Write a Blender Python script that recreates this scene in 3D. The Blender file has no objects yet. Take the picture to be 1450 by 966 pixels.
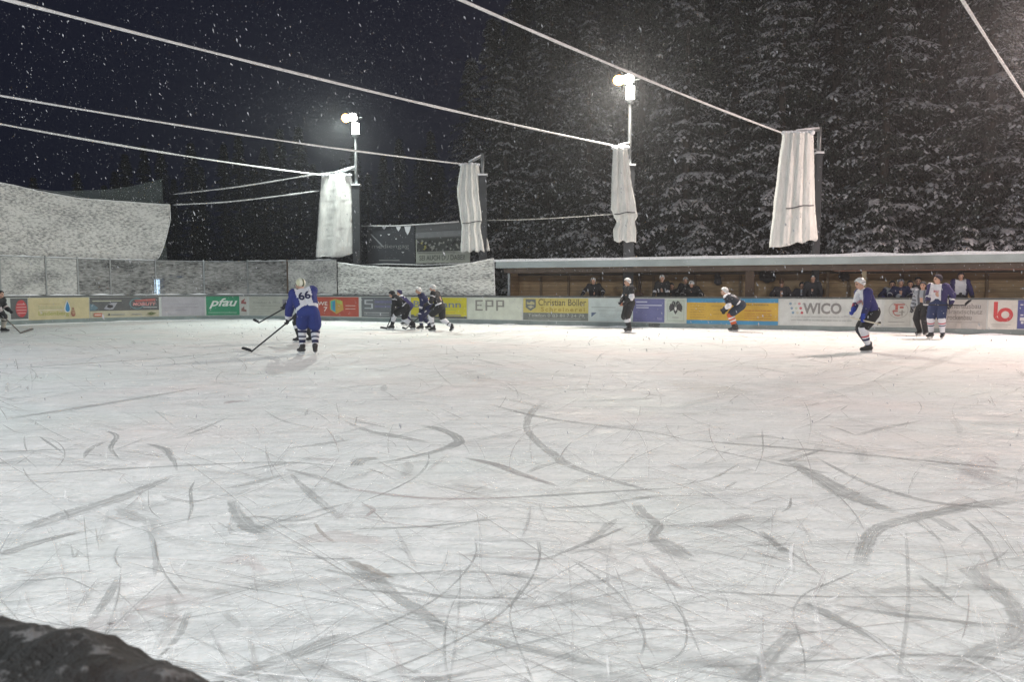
import bpy, bmesh, math, random
from mathutils import Vector, Matrix, noise
from mathutils.bvhtree import BVHTree
R = random.Random(7)
PI = math.pi
sc = bpy.context.scene
COL = sc.collection
W0, H0, F, YH = 1450.0, 966.0, 1047.0, 408.6
CAMH = 1.5
TH = math.atan((H0/2-YH)/F)
CF = Vector((0, math.cos(TH), -math.sin(TH))); CU = Vector((0, math.sin(TH), math.cos(TH)))

# ---- photograph measurements to metres -------------------------------------
def ray(px, py):
    return CF + Vector((1,0,0))*((px-W0/2)/F) + CU*((H0/2-py)/F)
def ground(px, py, z=0.0):
    d = ray(px, py); t = (z-CAMH)/d.z
    return Vector((0,0,CAMH)) + d*t
def at_depth(px, py, Y):
    d = ray(px, py); return Vector((0,0,CAMH)) + d*(Y/d.y)
def project(p):
    v = Vector(p)-Vector((0,0,CAMH)); w = v.dot(CF)
    return W0/2+F*v.x/w, H0/2-F*v.dot(CU)/w

# ---- object helpers ---------------------------------------------------------
def link(o, parent=None):
    COL.objects.link(o)
    if parent is not None: o.parent = parent
    return o
def tag(o, label=None, cat=None, group=None, kind=None):
    if label: o['label'] = label
    if cat: o['category'] = cat
    if group: o['group'] = group
    if kind: o['kind'] = kind
    return o
def thing(name, label, cat, loc=(0,0,0), rz=0, group=None):
    o = bpy.data.objects.new(name, None); o.empty_display_size = .2
    o.location = loc; o.rotation_euler = (0,0,rz); link(o)
    return tag(o, label, cat, group)

class MB:
    def __init__(s): s.v=[]; s.f=[]; s.m=[]; s.smooth=[]
    def add(s, vs, fs, m=0, sm=False):
        b=len(s.v); s.v += [tuple(v) for v in vs]
        for f in fs:
            s.f.append(tuple(b+i for i in f)); s.m.append(m); s.smooth.append(sm)
    def box(s, x0,x1,y0,y1,z0,z1,m=0):
        s.add([(x,y,z) for z in (z0,z1) for y in (y0,y1) for x in (x0,x1)],
              [(0,2,3,1),(4,5,7,6),(0,1,5,4),(2,6,7,3),(0,4,6,2),(1,3,7,5)], m)
    def obox(s, c, ax, ay, az, m=0):
        c=Vector(c); vs=[c+ax*i+ay*j+az*k for k in(-1,1) for j in(-1,1) for i in(-1,1)]
        s.add(vs,[(0,2,3,1),(4,5,7,6),(0,1,5,4),(2,6,7,3),(0,4,6,2),(1,3,7,5)],m)
    def tube(s, pts, rad, n=8, m=0, caps=True, sm=True):
        pts=[Vector(p) for p in pts]
        if not hasattr(rad,'__len__'): rad=[rad]*len(pts)
        vs=[]; prev=None
        for i,p in enumerate(pts):
            t=(pts[min(i+1,len(pts)-1)]-pts[max(i-1,0)]).normalized()
            if prev is None:
                a=Vector((0,0,1)) if abs(t.z)<.9 else Vector((1,0,0))
                u=t.cross(a).normalized()
            else:
                u=(prev-t*prev.dot(t)).normalized()
            prev=u; w=t.cross(u)
            for k in range(n):
                a=2*PI*k/n; vs.append(p+(u*math.cos(a)+w*math.sin(a))*rad[i])
        fs=[]
        for i in range(len(pts)-1):
            for k in range(n):
                k2=(k+1)%n; fs.append((i*n+k,i*n+k2,(i+1)*n+k2,(i+1)*n+k))
        s.add(vs,fs,m,sm)
        if caps:
            b=len(s.v)-len(vs)
            s.f.append(tuple(b+k for k in range(n-1,-1,-1))); s.m.append(m); s.smooth.append(False)
            e=b+(len(pts)-1)*n
            s.f.append(tuple(e+k for k in range(n))); s.m.append(m); s.smooth.append(False)
    def ell(s, c, r, rot=None, nu=12, nv=8, m=0):
        c=Vector(c); vs=[]; 
        for j in range(1,nv):
            t=PI*j/nv
            for i in range(nu):
                a=2*PI*i/nu
                v=Vector((r[0]*math.sin(t)*math.cos(a), r[1]*math.sin(t)*math.sin(a), r[2]*math.cos(t)))
                if rot is not None: v=rot@v
                vs.append(c+v)
        top=Vector((0,0,r[2])); 
        if rot is not None: top=rot@top
        vs += [c+top, c-top]; T=len(vs)-2; Bq=len(vs)-1
        fs=[]
        for i in range(nu): fs.append((T,i,(i+1)%nu))
        for j in range(nv-2):
            for i in range(nu):
                fs.append((j*nu+i,(j+1)*nu+i,(j+1)*nu+(i+1)%nu,j*nu+(i+1)%nu))
        for i in range(nu): fs.append((Bq,(nv-2)*nu+(i+1)%nu,(nv-2)*nu+i))
        s.add(vs,fs,m,True)
    def cap(s, a, b, ra, rb, n=10, m=0):
        a=Vector(a); b=Vector(b); L=(b-a).length
        if L<1e-5: s.ell(a,(ra,)*3,m=m); return
        t=(b-a)/L; pts=[]; rr=[]
        for q in (80,60,40,20): 
            q=math.radians(q); pts.append(a-t*ra*math.sin(q)); rr.append(ra*math.cos(q))
        pts.append(a); rr.append(ra); pts.append(b); rr.append(rb)
        for q in (20,40,60,80):
            q=math.radians(q); pts.append(b+t*rb*math.sin(q)); rr.append(rb*math.cos(q))
        s.tube(pts,rr,n=n,m=m)
    def mesh(s, name, mats):
        me=bpy.data.meshes.new(name); me.from_pydata(s.v,[],s.f)
        for mt in (mats if isinstance(mats,(list,tuple)) else [mats]): me.materials.append(mt)
        me.polygons.foreach_set('material_index', s.m)
        me.polygons.foreach_set('use_smooth', s.smooth)
        me.update(); return me
    def build(s, name, mats, parent=None, **kw):
        return link(bpy.data.objects.new(name, s.mesh(name,mats)), parent)

# ---- materials ---------------------------------------------------------------
def nmat(name):
    m=bpy.data.materials.new(name); m.use_nodes=True
    nt=m.node_tree; b=nt.nodes['Principled BSDF']
    return m,nt,b
def mix_rgb(nt, fac, a, b):
    n=nt.nodes.new('ShaderNodeMix'); n.data_type='RGBA'
    for k,v in ((0,fac),(6,a),(7,b)):
        if isinstance(v,bpy.types.NodeSocket): nt.links.new(v,n.inputs[k])
        else: n.inputs[k].default_value = v if k==0 else (*v,1)
    return n.outputs[2]
def noise_node(nt, scale, detail=4, rough=.55, vec=None, stretch=None, coord='Object'):
    tc=nt.nodes.new('ShaderNodeTexCoord'); v=tc.outputs[coord]
    if stretch:
        mp=nt.nodes.new('ShaderNodeMapping'); mp.inputs['Scale'].default_value=stretch
        nt.links.new(v,mp.inputs[0]); v=mp.outputs[0]
    n=nt.nodes.new('ShaderNodeTexNoise'); n.inputs['Scale'].default_value=scale
    n.inputs['Detail'].default_value=detail; n.inputs['Roughness'].default_value=rough
    nt.links.new(v,n.inputs['Vector']); return n.outputs['Fac']
def ramp(nt, src, stops):
    r=nt.nodes.new('ShaderNodeValToRGB'); e=r.color_ramp.elements
    while len(e)<len(stops): e.new(.5)
    for q,(p,c) in zip(e,stops):
        q.position=p; q.color=(c,c,c,1) if not hasattr(c,'__len__') else (*c,1)
    nt.links.new(src,r.inputs[0]); return r.outputs[0]
def bump(nt,b,src,strength=.3,dist=.02):
    n=nt.nodes.new('ShaderNodeBump'); n.inputs['Strength'].default_value=strength
    n.inputs['Distance'].default_value=dist
    nt.links.new(src,n.inputs['Height']); nt.links.new(n.outputs[0],b.inputs['Normal'])
def pm(name, col, rough=.6, var=.25, scale=6, bmp=.15, metal=0, stretch=None, col2=None, bd=.01):
    m,nt,b=nmat(name)
    n=noise_node(nt,scale,stretch=stretch)
    c2=col2 or tuple(c*(1-var) for c in col)
    f=ramp(nt,n,[(.35,0),(.65,1)])
    nt.links.new(mix_rgb(nt,f,c2,col),b.inputs['Base Color'])
    b.inputs['Roughness'].default_value=rough; b.inputs['Metallic'].default_value=metal
    if bmp: bump(nt,b,n,bmp,bd)
    return m
def emis(name,col,s):
    m,nt,b=nmat(name); m.cycles.emission_sampling='NONE' if s>20 else 'AUTO'; b.inputs['Emission Color'].default_value=(*col,1)
    b.inputs['Emission Strength'].default_value=s; b.inputs['Base Color'].default_value=(*col,1); return m
def screen(name, col, snow, lo, hi, scale, stretch, base_alpha, snow_alpha=1.0, bmp=.6, lowf=.75):
    """see-through mesh or pane with snow stuck on it"""
    m,nt,b=nmat(name)
    n=noise_node(nt,scale,5,.6,stretch=stretch)
    n2=noise_node(nt,scale*.09,2,.5,stretch=stretch)
    ad=nt.nodes.new('ShaderNodeMath'); ad.operation='MULTIPLY_ADD'
    nt.links.new(n2,ad.inputs[0]); ad.inputs[1].default_value=lowf; nt.links.new(n,ad.inputs[2])
    f=ramp(nt,ad.outputs[0],[(lo,0),(hi,1)])
    nt.links.new(mix_rgb(nt,f,col,snow),b.inputs['Base Color'])
    b.inputs['Roughness'].default_value=.75
    bump(nt,b,n,bmp,.03)
    mr=nt.nodes.new('ShaderNodeMapRange'); nt.links.new(f,mr.inputs[0])
    mr.inputs[3].default_value=base_alpha; mr.inputs[4].default_value=snow_alpha
    tr=nt.nodes.new('ShaderNodeBsdfTransparent'); mx=nt.nodes.new('ShaderNodeMixShader')
    nt.links.new(mr.outputs[0],mx.inputs[0]); nt.links.new(tr.outputs[0],mx.inputs[1]); nt.links.new(b.outputs[0],mx.inputs[2])
    nt.links.new(mx.outputs[0],nt.nodes['Material Output'].inputs[0]); return m

M={}
M['snow']=pm('snow_cap',(.82,.84,.88),.7,.12,14,.5,bd=.03)
M['kick']=pm('board_kick_plate',(.22,.27,.27),.5,.25,3,.1)
M['rail']=pm('board_rail',(.09,.10,.10),.5,.3,4,.1)
M['board']=pm('board_plastic',(.50,.53,.52),.45,.12,2.5,.05)
M['dark']=pm('dark_metal',(.045,.05,.055),.45,.3,5,.1)
M['steel']=pm('galvanised_steel',(.30,.32,.33),.4,.25,5,.1,metal=.5)
M['wood']=pm('brown_timber',(.10,.062,.04),.7,.4,3,.4,stretch=(1,1,.2))
M['rope']=pm('snowy_cable',(.78,.79,.80),.8,.25,9,.6,bd=.02)
M['thinrope']=pm('frosted_rope',(.5,.5,.48),.8,.4,9,.4)

# ---- rink outline (left to right along the boards) ---------------------------
CT=[(-25,14),(-23.6,18),(-22.6,22),(-21.8,25.4),(-20.7,28.6),(-19.3,31.6),(-17.2,34.1),(-14.4,35.5),(-11.1,35.3),
    (-7.0,33.5),(-2.57,31.5),(1.8,29.65),(6.2,27.75),(11.3,25.6),(16.3,23.45),(22,21.05),(30,17.65)]
def catmull(P,n=40):
    out=[]
    P=[Vector((*p,0)) if len(p)==2 else Vector(p) for p in P]
    Q=[P[0]*2-P[1]]+P+[P[-1]*2-P[-2]]
    for i in range(1,len(Q)-2):
        for k in range(n):
            t=k/n; a,b,c,d=Q[i-1:i+3]
            out.append(.5*((2*b)+(c-a)*t+(2*a-5*b+4*c-d)*t*t+(3*b-a-3*c+d)*t**3))
    out.append(Q[-2]); return out
PATH=catmull(CT)
S=[0]
for i in range(1,len(PATH)): S.append(S[-1]+(PATH[i]-PATH[i-1]).length)
import bisect
def PS(s, off=0, z=0):
    s=min(max(s,0),S[-1]-1e-4); i=bisect.bisect_right(S,s)-1; t=(s-S[i])/(S[i+1]-S[i])
    def nrm(k):
        k=min(max(k,1),len(PATH)-2); d=(PATH[k+1]-PATH[k-1]).normalized(); return Vector((-d.y,d.x,0))
    n=(nrm(i)*(1-t)+nrm(i+1)*t).normalized()
    p=PATH[i]*(1-t)+PATH[i+1]*t
    return Vector((p.x+n.x*off,p.y+n.y*off,z))
def tang(s): return (PS(s+.1)-PS(s-.1)).normalized()
_cache={}
def spx(px, off=0):
    k=round(off,3)
    if k not in _cache:
        L=[]; s=8.0
        while s<S[-1]-.1:
            p=PS(s,off,.7)
            if p.y>5: L.append((project(p)[0],s))
            s+=.1
        _cache[k]=L
    L=_cache[k]
    for (x0,s0),(x1,s1) in zip(L,L[1:]):
        if x0<=px<=x1: return s0+(s1-s0)*(px-x0)/(x1-x0)
    return L[0][1]+(px-L[0][0])*.03 if px<L[0][0] else L[-1][1]
def zpy(s,off,px,py):
    return at_depth(px,py,PS(s,off).y).z
def strip(mb, s0,s1,o0,o1,z0,z1,m=0,step=.2,zf=None):
    """solid bar following the boards"""
    n=max(1,int((s1-s0)/step)); rings=[]
    for i in range(n+1):
        s=s0+(s1-s0)*i/n; dz=zf(s) if zf else 0
        rings+= [PS(s,o0,z0),PS(s,o1,z0),PS(s,o1,z1+dz),PS(s,o0,z1+dz)]
    fs=[]
    for i in range(n):
        a=i*4
        for k in range(4):
            fs.append((a+k,a+4+k,a+4+(k+1)%4,a+(k+1)%4))
    fs+=[(0,1,2,3),(n*4+3,n*4+2,n*4+1,n*4)]
    mb.add(rings,fs,m)

# ---- setting: ground, ice, sky -------------------------------------------------
SX0,SX1=spx(-60),S[-1]-.2
g=MB()
nx,ny=60,60
for j in range(ny+1):
    for i in range(nx+1):
        x=-260+520*i/nx; y=-60+420*j/ny
        dd=max(0,(x*.394+y*.919)-34)
        z=-.12+min(dd*.06,10)+.25*noise.noise(Vector((x*.05,y*.05,0)))*min(1,dd*.1)
        g.v.append((x,y,z))
for j in range(ny):
    for i in range(nx):
        a=j*(nx+1)+i; g.f.append((a,a+1,a+nx+2,a+nx+1)); g.m.append(0); g.smooth.append(True)
M['ground']=pm('snowy_ground',(.6,.62,.66),.85,.3,.6,.5,bd=.2)
tag(g.build('ground',M['ground']),kind='structure')

def ice_material():
    m,nt,b=nmat('rink_ice')
    big=noise_node(nt,.16,3,.5); mid=noise_node(nt,2.8,8,.68); fine=noise_node(nt,26,6,.75)
    # wind-blown streaks along two skating directions
    tc=nt.nodes.new('ShaderNodeTexCoord')
    def streak(rz,sx,sy,sc_):
        mp=nt.nodes.new('ShaderNodeMapping'); mp.inputs['Rotation'].default_value=(0,0,rz); mp.inputs['Scale'].default_value=(sx,sy,1)
        nt.links.new(tc.outputs['Object'],mp.inputs[0])
        n=nt.nodes.new('ShaderNodeTexNoise'); n.inputs['Scale'].default_value=sc_; n.inputs['Detail'].default_value=5
        n.inputs['Roughness'].default_value=.65
        nt.links.new(mp.outputs[0],n.inputs['Vector']); return n.outputs['Fac']
    s1=streak(.25,.12,2.2,4.0); s2=streak(-.9,.15,2.0,3.0)
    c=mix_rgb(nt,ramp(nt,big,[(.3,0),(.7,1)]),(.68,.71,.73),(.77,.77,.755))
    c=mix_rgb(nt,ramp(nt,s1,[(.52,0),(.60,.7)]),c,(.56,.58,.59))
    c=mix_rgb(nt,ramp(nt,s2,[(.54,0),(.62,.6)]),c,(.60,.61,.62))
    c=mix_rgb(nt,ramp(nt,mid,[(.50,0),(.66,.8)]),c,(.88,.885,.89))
    t1=noise_node(nt,.33,3,.6); c=mix_rgb(nt,ramp(nt,t1,[(.50,0),(.70,.55)]),c,(.78,.70,.69)); t2=noise_node(nt,.21,2,.5,stretch=(1,1.4,3)); c=mix_rgb(nt,ramp(nt,t2,[(.5,0),(.7,.5)]),c,(.68,.75,.72))  # pinkish and greenish tints of the mixed lamp light, put into the ice colour
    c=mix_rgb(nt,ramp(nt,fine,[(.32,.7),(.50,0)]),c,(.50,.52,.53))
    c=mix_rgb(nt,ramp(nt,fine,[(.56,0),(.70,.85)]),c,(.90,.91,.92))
    nt.links.new(c,b.inputs['Base Color'])
    nt.links.new(ramp(nt,mid,[(.35,.5),(.6,.8)]),b.inputs['Roughness'])
    b.inputs['Specular IOR Level'].default_value=.12
    ad=nt.nodes.new('ShaderNodeMath'); ad.operation='ADD'; nt.links.new(fine,ad.inputs[0]); nt.links.new(s1,ad.inputs[1])
    bump(nt,b,ad.outputs[0],.45,.012)
    return m
ice=MB()
bpts=[PS(s,0.02,0) for s in [8+i*(S[-1]-8.2)/160 for i in range(161)]]
cen=Vector((4,8,0))
ring=bpts+[Vector((24,-6,0)),Vector((0,-7,0)),Vector((-20,-5,0)),Vector((-26,6,0))]
ice.add(ring,[tuple(range(len(ring)-1,-1,-1))])
# flat polygon
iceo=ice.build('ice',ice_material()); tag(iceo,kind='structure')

# skate marks plus a painted shadow band: thin strips laid just above the ice, each at its own height
marks=MB(); mcol=[]; muv=[]; medge=[]
mz=[.0015]
def ribbon(pts, wid, col, alpha, px=True):
    P=[ground(*p) for p in pts] if px else [Vector((*p,0)) for p in pts]
    if len(P)>2: P=catmull([(p.x,p.y) for p in P],8)
    else: P=[P[0]*(1-t/5)+P[1]*(t/5) for t in range(6)]
    n=len(P); LL=sum((P[k+1]-P[k]).length for k in range(n-1))
    mz[0]+=.0000045; z=mz[0]
    if hasattr(wid,'__len__'):
        wv=[wid[min(int(i/(n-1)*(len(wid)-1)),len(wid)-2)] + (wid[min(int(i/(n-1)*(len(wid)-1)),len(wid)-2)+1]-wid[min(int(i/(n-1)*(len(wid)-1)),len(wid)-2)])*((i/(n-1)*(len(wid)-1))-min(int(i/(n-1)*(len(wid)-1)),len(wid)-2)) for i in range(n)]
    else: wv=[wid*min(1,.25+3*min(i,n-1-i)/(n-1)) for i in range(n)]
    vs=[]
    for i,p in enumerate(P):
        t=(P[min(i+1,n-1)]-P[max(i-1,0)]); t=t.normalized() if t.length>1e-6 else Vector((1,0,0))
        nn=Vector((-t.y,t.x,0)); w=wv[i]/2
        for q in (-1,0,1): vs.append((p.x+nn.x*w*q,p.y+nn.y*w*q,z))
    fs=[]; b=len(marks.v)
    for i in range(n-1):
        for q in (0,1): fs.append((i*3+q,i*3+q+1,(i+1)*3+q+1,(i+1)*3+q))
    marks.add(vs,fs)
    for i in range(n):
        e=min(1,8*min(i,n-1-i)/(n-1)+.05)
        for q in (0,1,0): mcol.append((*col,alpha*e))
        for q in (1,0,1): medge.append(1-q)
        for q in (-1,0,1): muv.append((i/(n-1)*LL,wv[i]*q*.5,mz[0]*9e4))
# widths given in photograph pixels at the stroke -> metres
def K(pts, wpx, col=(.40,.42,.43), a=.8):
    P=[ground(*p) for p in pts]; W=[]
    n=len(P)
    for i_,p in enumerate(P):
        t_=(P[min(i_+1,n-1)]-P[max(i_-1,0)]).normalized(); nn=Vector((-t_.y,t_.x,0))
        o=Vector(project(p)); T=(Vector(project(p+t_*.02))-o).normalized(); N=(Vector(project(p+nn*.02))-o)/.02
        k=max(abs(T.x*N.y-T.y*N.x),F/p.y*.16)
        w=wpx[min(len(wpx)-1,round(i_/(n-1)*(len(wpx)-1)))] if hasattr(wpx,'__len__') else wpx*(.5 if i_ in(0,n-1) else 1)
        W.append(w*.85/k)
    if n==2: W=[W[0],(W[0]+W[1])*.6,W[1]]
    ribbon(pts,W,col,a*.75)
G1=(.42,.43,.43); G2=(.49,.495,.495); G3=(.33,.34,.35); PK=(.52,.44,.44); WH=(.92,.93,.95); BR=(.42,.37,.33)
K([(0,595),(130,575),(210,562),(290,548)],[3,5,4,1],G2,.8)
K([(0,523),(120,515),(260,505),(400,492)],[2,3,3,1],G2,.6)
K([(0,567),(60,560)],3,G2,.5)
K([(55,618),(68,627),(90,642)],[1,5,2],G1)
K([(150,610),(165,618),(157,635),(170,652)],[3,12,11,2],G1,.75)
K([(118,650),(128,636),(150,625)],[2,10,4],G2,.7)
K([(206,628),(232,636),(244,650),(251,668)],[2,12,12,3],G1,.8)
K([(215,640),(228,650)],8,WH,.6)
K([(0,676),(130,667),(260,660),(400,655),(500,664)],2.5,G1)
K([(0,640),(60,638),(120,636)],2,G2)
K([(20,660),(50,640)],3,G2,.6)
K([(30,752),(100,728),(180,702),(250,672)],[18,18,15,6],G2,.75)
K([(0,786),(50,770),(118,752)],[12,10,5],G2,.8)
K([(265,742),(271,720),(270,695),(276,680)],[2,8,7,2],G1)
K([(326,706),(343,738),(385,762)],[14,30,26],G1,.7)
K([(258,618),(290,606),(325,590)],[3,5,1],G1,.7)
K([(210,690),(212,720),(230,738)],2.5,G2)
K([(225,700),(245,708),(280,710),(315,700)],[2,5,4,1],G1,.6)
K([(318,692),(360,684),(405,672)],[2,8,3],G2,.7)
K([(400,664),(450,676),(500,694)],[3,8,4],G2,.7)
K([(410,670),(440,700),(490,740)],[4,16,12],G2,.6)
K([(350,730),(420,738),(480,722)],[2,4,1],G1,.6)
K([(372,580),(400,596),(450,608)],3,G2,.5)
K([(318,572),(330,569),(356,568)],[2,5,2],(.45,.36,.38),.6)
K([(215,578),(250,607)],5,G2,.4)
K([(400,636),(450,630),(500,622)],[1,5,4],G2,.6)
K([(590,602),(622,608),(648,620),(645,630),(612,641),(560,652),(515,660)],[4,8,15,15,6,4,1],G1,.8)
K([(607,640),(606,656),(590,675),(555,694),(500,716)],[1,4,4,3,2],G1,.7)
K([(575,630),(585,640),(603,644)],2,G1,.6)
K([(484,595),(520,610),(560,618),(610,628)],[2,6,8,3],G2,.7)
K([(772,566),(752,585),(746,606),(760,625),(785,645),(803,658),(850,675),(900,690),(960,704)],[10,13,14,13,15,12,6,5,3],G2,.75)
K([(690,572),(760,590),(850,603),(930,614),(985,627)],[2,4,3,2,1],G1,.7)
K([(655,648),(700,658),(738,672),(792,690)],[3,8,9,4],(.42,.40,.40),.8)
K([(746,670),(770,660),(792,655)],[4,8,2],G2,.7)
K([(630,655),(720,690),(800,700)],[2,20,2],WH,.35)
K([(700,706),(780,702),(860,697),(985,690)],[1,4,4,1],G1,.75)
K([(740,722),(850,716),(920,704),(985,702)],[1,5,5,2],G1,.75)
K([(898,710),(910,728),(932,745),(925,760),(948,776),(985,798)],[14,20,22,20,34,12],G2,.85)
K([(503,661),(512,652),(538,649)],[18,14,4],G1,.7)
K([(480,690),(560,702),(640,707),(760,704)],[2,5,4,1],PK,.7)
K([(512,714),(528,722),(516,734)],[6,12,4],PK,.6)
K([(520,664),(545,672)],4,G2,.6)
K([(535,668),(560,680)],5,G2,.6)
K([(850,690),(890,652),(905,635)],[1,3,2],G2,.5)
K([(1170,603),(1190,608),(1212,617)],3,G1,.7)
K([(1212,617),(1250,607),(1310,595)],[4,6,2],G2,.6)
K([(1105,655),(1130,648),(1170,635)],[10,8,2],G1,.7)
K([(1120,655),(1150,672),(1200,700),(1268,727)],[12,18,26,8],G1,.75)
K([(1155,648),(1200,672),(1260,696),(1330,713),(1450,722)],[2,6,6,5,3],G1,.75)
K([(950,622),(1080,632),(1200,642),(1330,655),(1455,667)],[1,4,3,4,4],G1,.75)
K([(950,625),(1100,657),(1180,672)],[1,3,4],G2,.7)
K([(1079,608),(1080,640),(1068,672)],[4,3,1],G1,.6)
K([(950,690),(1010,677),(1050,655)],[1,4,2],G1,.6)
K([(1025,693),(1044,682)],7,G1,.7)
K([(1105,727),(1118,718),(1120,704)],[2,7,3],G1,.8)
K([(1060,715),(1095,705)],6,G2,.7)
K([(1392,645),(1415,660)],4,G2,.7)
K([(1455,706),(1370,718),(1290,735),(1245,748),(1226,772),(1218,806)],[14,16,16,22,30,32],G1,.75)
K([(1232,806),(1236,780),(1260,754),(1340,730)],[6,5,5,2],WH,.25)
K([(1205,818),(1235,812),(1270,806)],[4,12,4],WH,.9)
K([(1222,806),(1180,824),(1140,842),(1124,866),(1130,895),(1138,925),(1141,966)],4,G1,.85)
K([(1076,752),(1095,768),(1113,784)],[6,12,13],G1,.85)
K([(1295,737),(1340,772)],7,G1,.7)
K([(1320,733),(1360,756)],[12,10],G1,.6)
K([(1358,730),(1384,752),(1402,772),(1417,806)],[3,8,7,5],G1,.7)
K([(1360,798),(1400,830),(1436,862),(1440,900),(1385,930),(1325,970)],[22,34,40,44,50,40],G2,.65)
K([(1300,815),(1322,832),(1355,857)],[4,10,3],G1,.8)
K([(1135,853),(1160,865),(1210,890),(1275,927)],[4,14,14,6],G1,.8)
K([(1178,856),(1260,870),(1350,880),(1410,888)],[2,8,6,5],G1,.7)
K([(1128,893),(1095,928),(1052,970)],[28,32,34],G1,.75)
K([(960,947),(1100,941),(1200,934),(1300,928),(1455,935)],[3,3,4,5,4],G1,.85)
K([(960,832),(1060,842),(1200,846),(1400,845)],[1,4,3,2],G1,.8)
K([(1283,750),(1286,850),(1272,970)],[6,9,9],G2,.55)
K([(1022,736),(1080,760),(1130,790),(1170,822)],[1,3,5,3],G1,.7)
K([(960,770),(1060,795),(1160,818)],2.5,G1,.7)
K([(1440,910),(1300,930),(1200,935)],[4,5,1],G1,.4)
K([(762,765),(764,790),(752,820),(725,855),(680,890),(600,930),(490,972)],[9,5,4,5,4,4,4],G1,.9)
K([(673,760),(672,790),(640,830),(590,865),(480,910),(380,945)],4,G1,.8)
K([(744,825),(724,860),(725,890),(740,930),(756,970)],[4,4,3,5,5],G1,.8)
K([(655,830),(635,870),(629,920),(636,970)],[2,4,6,6],G1,.8)
K([(948,850),(969,880),(969,918),(935,948)],[2,4,4,3],G1,.85)
K([(800,788),(850,820),(888,855),(912,900),(908,932)],[2,5,6,7,5],G1,.65)
K([(480,812),(560,815),(650,810),(730,815),(790,826)],[8,7,6,6,2],G1,.7)
K([(480,833),(620,845),(755,849)],[2,6,5],G1,.8)
K([(484,788),(530,820),(560,845),(600,870),(632,902)],[16,26,20,22,26],G1,.7)
K([(490,796),(520,805),(560,822)],[6,14,4],BR,.6)
K([(640,888),(680,898)],12,BR,.5)
K([(665,903),(750,920),(862,945)],[10,16,12],G1,.7)
K([(766,795),(830,770),(890,745)],[4,7,3],G1,.7)
K([(440,752),(600,746),(725,733)],[1,4,2],G1,.75)
K([(500,732),(560,742),(630,750)],3,PK,.6)
K([(218,763),(228,805),(262,850)],[2,6,5],G1,.8)
K([(262,850),(310,868)],3,G1,.6)
K([(172,798),(166,850),(144,912)],[2,3,3],G1,.8)
K([(168,818),(150,850),(128,882)],[12,17,14],G1,.6)
K([(268,865),(252,902),(222,935)],[12,13,5],G1,.7)
K([(318,868),(331,880),(340,890)],[14,16,6],G2,.6)
K([(305,966),(400,932),(500,895)],[14,16,14],G1,.7)
K([(100,770),(105,790),(112,778)],5,G1,.6)
K([(172,795),(250,815),(340,832),(450,850),(520,862)],[1,2,2,2,1],G1,.8)
K([(15,868),(80,885),(170,893),(300,893)],[1,2.5,2.5,1],G1,.75)
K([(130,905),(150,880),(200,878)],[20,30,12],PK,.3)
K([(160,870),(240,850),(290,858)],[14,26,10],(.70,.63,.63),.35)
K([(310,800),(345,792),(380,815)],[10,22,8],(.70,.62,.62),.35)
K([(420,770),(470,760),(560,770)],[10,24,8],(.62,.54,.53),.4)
K([(445,740),(455,755),(475,770)],[4,8,5],BR,.6)
K([(380,788),(480,792),(500,790)],[1,4,2],G3,.7)
K([(450,806),(520,820),(640,850)],[4,9,3],G1,.6)
K([(100,905),(60,900)],3,G1,.4)
K([(340,818),(400,813)],4,G1,.6)
K([(135,745),(140,780)],5,G1,.6)
K([(0,760),(60,748),(160,712)],[3,4,2],WH,.7)
K([(0,825),(60,822),(96,820),(150,845)],2.5,G1,.8)
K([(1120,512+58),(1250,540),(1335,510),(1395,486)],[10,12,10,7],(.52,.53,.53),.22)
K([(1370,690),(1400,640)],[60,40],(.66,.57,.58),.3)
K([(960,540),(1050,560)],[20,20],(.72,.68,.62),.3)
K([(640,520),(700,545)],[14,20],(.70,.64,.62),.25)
# a long tail of smaller cuts
for i in range(5600):
    u=R.random(); y=2.6+ (u**1.7)*27; xm=y*.75+1.5; x=R.uniform(-xm,xm)
    c=PATH[0]
    if x*.394+y*.919>27.2 or (y>30): continue
    kind=R.random()
    ang=R.choice([R.gauss(.15,.3),R.gauss(-.35,.3),R.gauss(.75,.35),R.gauss(-.8,.35),R.uniform(0,PI)])
    L=R.uniform(.3,1.2)*(1+y*.13); cur=R.gauss(0,.22)
    if kind<.88: w=R.uniform(.003,.009)+y*.0010; a=R.uniform(.2,.65); L*=R.choice((.35,.7,1.3))
    elif kind<.955: w=R.uniform(.02,.05); a=R.uniform(.2,.5); L*=.5
    else: w=R.uniform(.05,.13); a=R.uniform(.2,.4); L*=.55
    if R.random()<.04: cur*=6
    pts=[]; p=Vector((x,y)); 
    for k in range(7):
        pts.append((p.x,p.y)); ang+=cur/6; p=p+Vector((math.cos(ang),math.sin(ang)))*L/6
    if any(q[0]*.394+q[1]*.919>27.8 for q in pts): continue
    col=R.choice([G1,G1,G2,G2,G3,WH,(.5,.47,.47)])
    if col==WH: a*=.6; w=min(w,.02+y*.001)
    ribbon(pts,w,col,a,px=False)
me=marks.mesh('skate_marks_and_shadow',None) if False else None
for i in range(420):
    y=2.6+R.random()**1.6*14; x=R.uniform(-1,1)*(y*.72+.6)
    if x*.394+y*.919>26: continue
    an=R.choice([R.gauss(.1,.5),R.uniform(0,PI)]); L=R.uniform(.08,.45); bw=R.uniform(.006,.028)
    ribbon([(x+math.cos(an)*L*k,y+math.sin(an)*L*k+R.gauss(0,.02)) for k in (0,.5,1)],bw,WH,R.uniform(.2,.6),px=False)
m,nt,b=nmat('scraped_and_shadowed_ice')
at=nt.nodes.new('ShaderNodeAttribute'); at.attribute_name='mark'
nt.links.new(at.outputs['Color'],b.inputs['Base Color']); b.inputs['Roughness'].default_value=.7
b.inputs['Specular IOR Level'].default_value=.08
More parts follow.
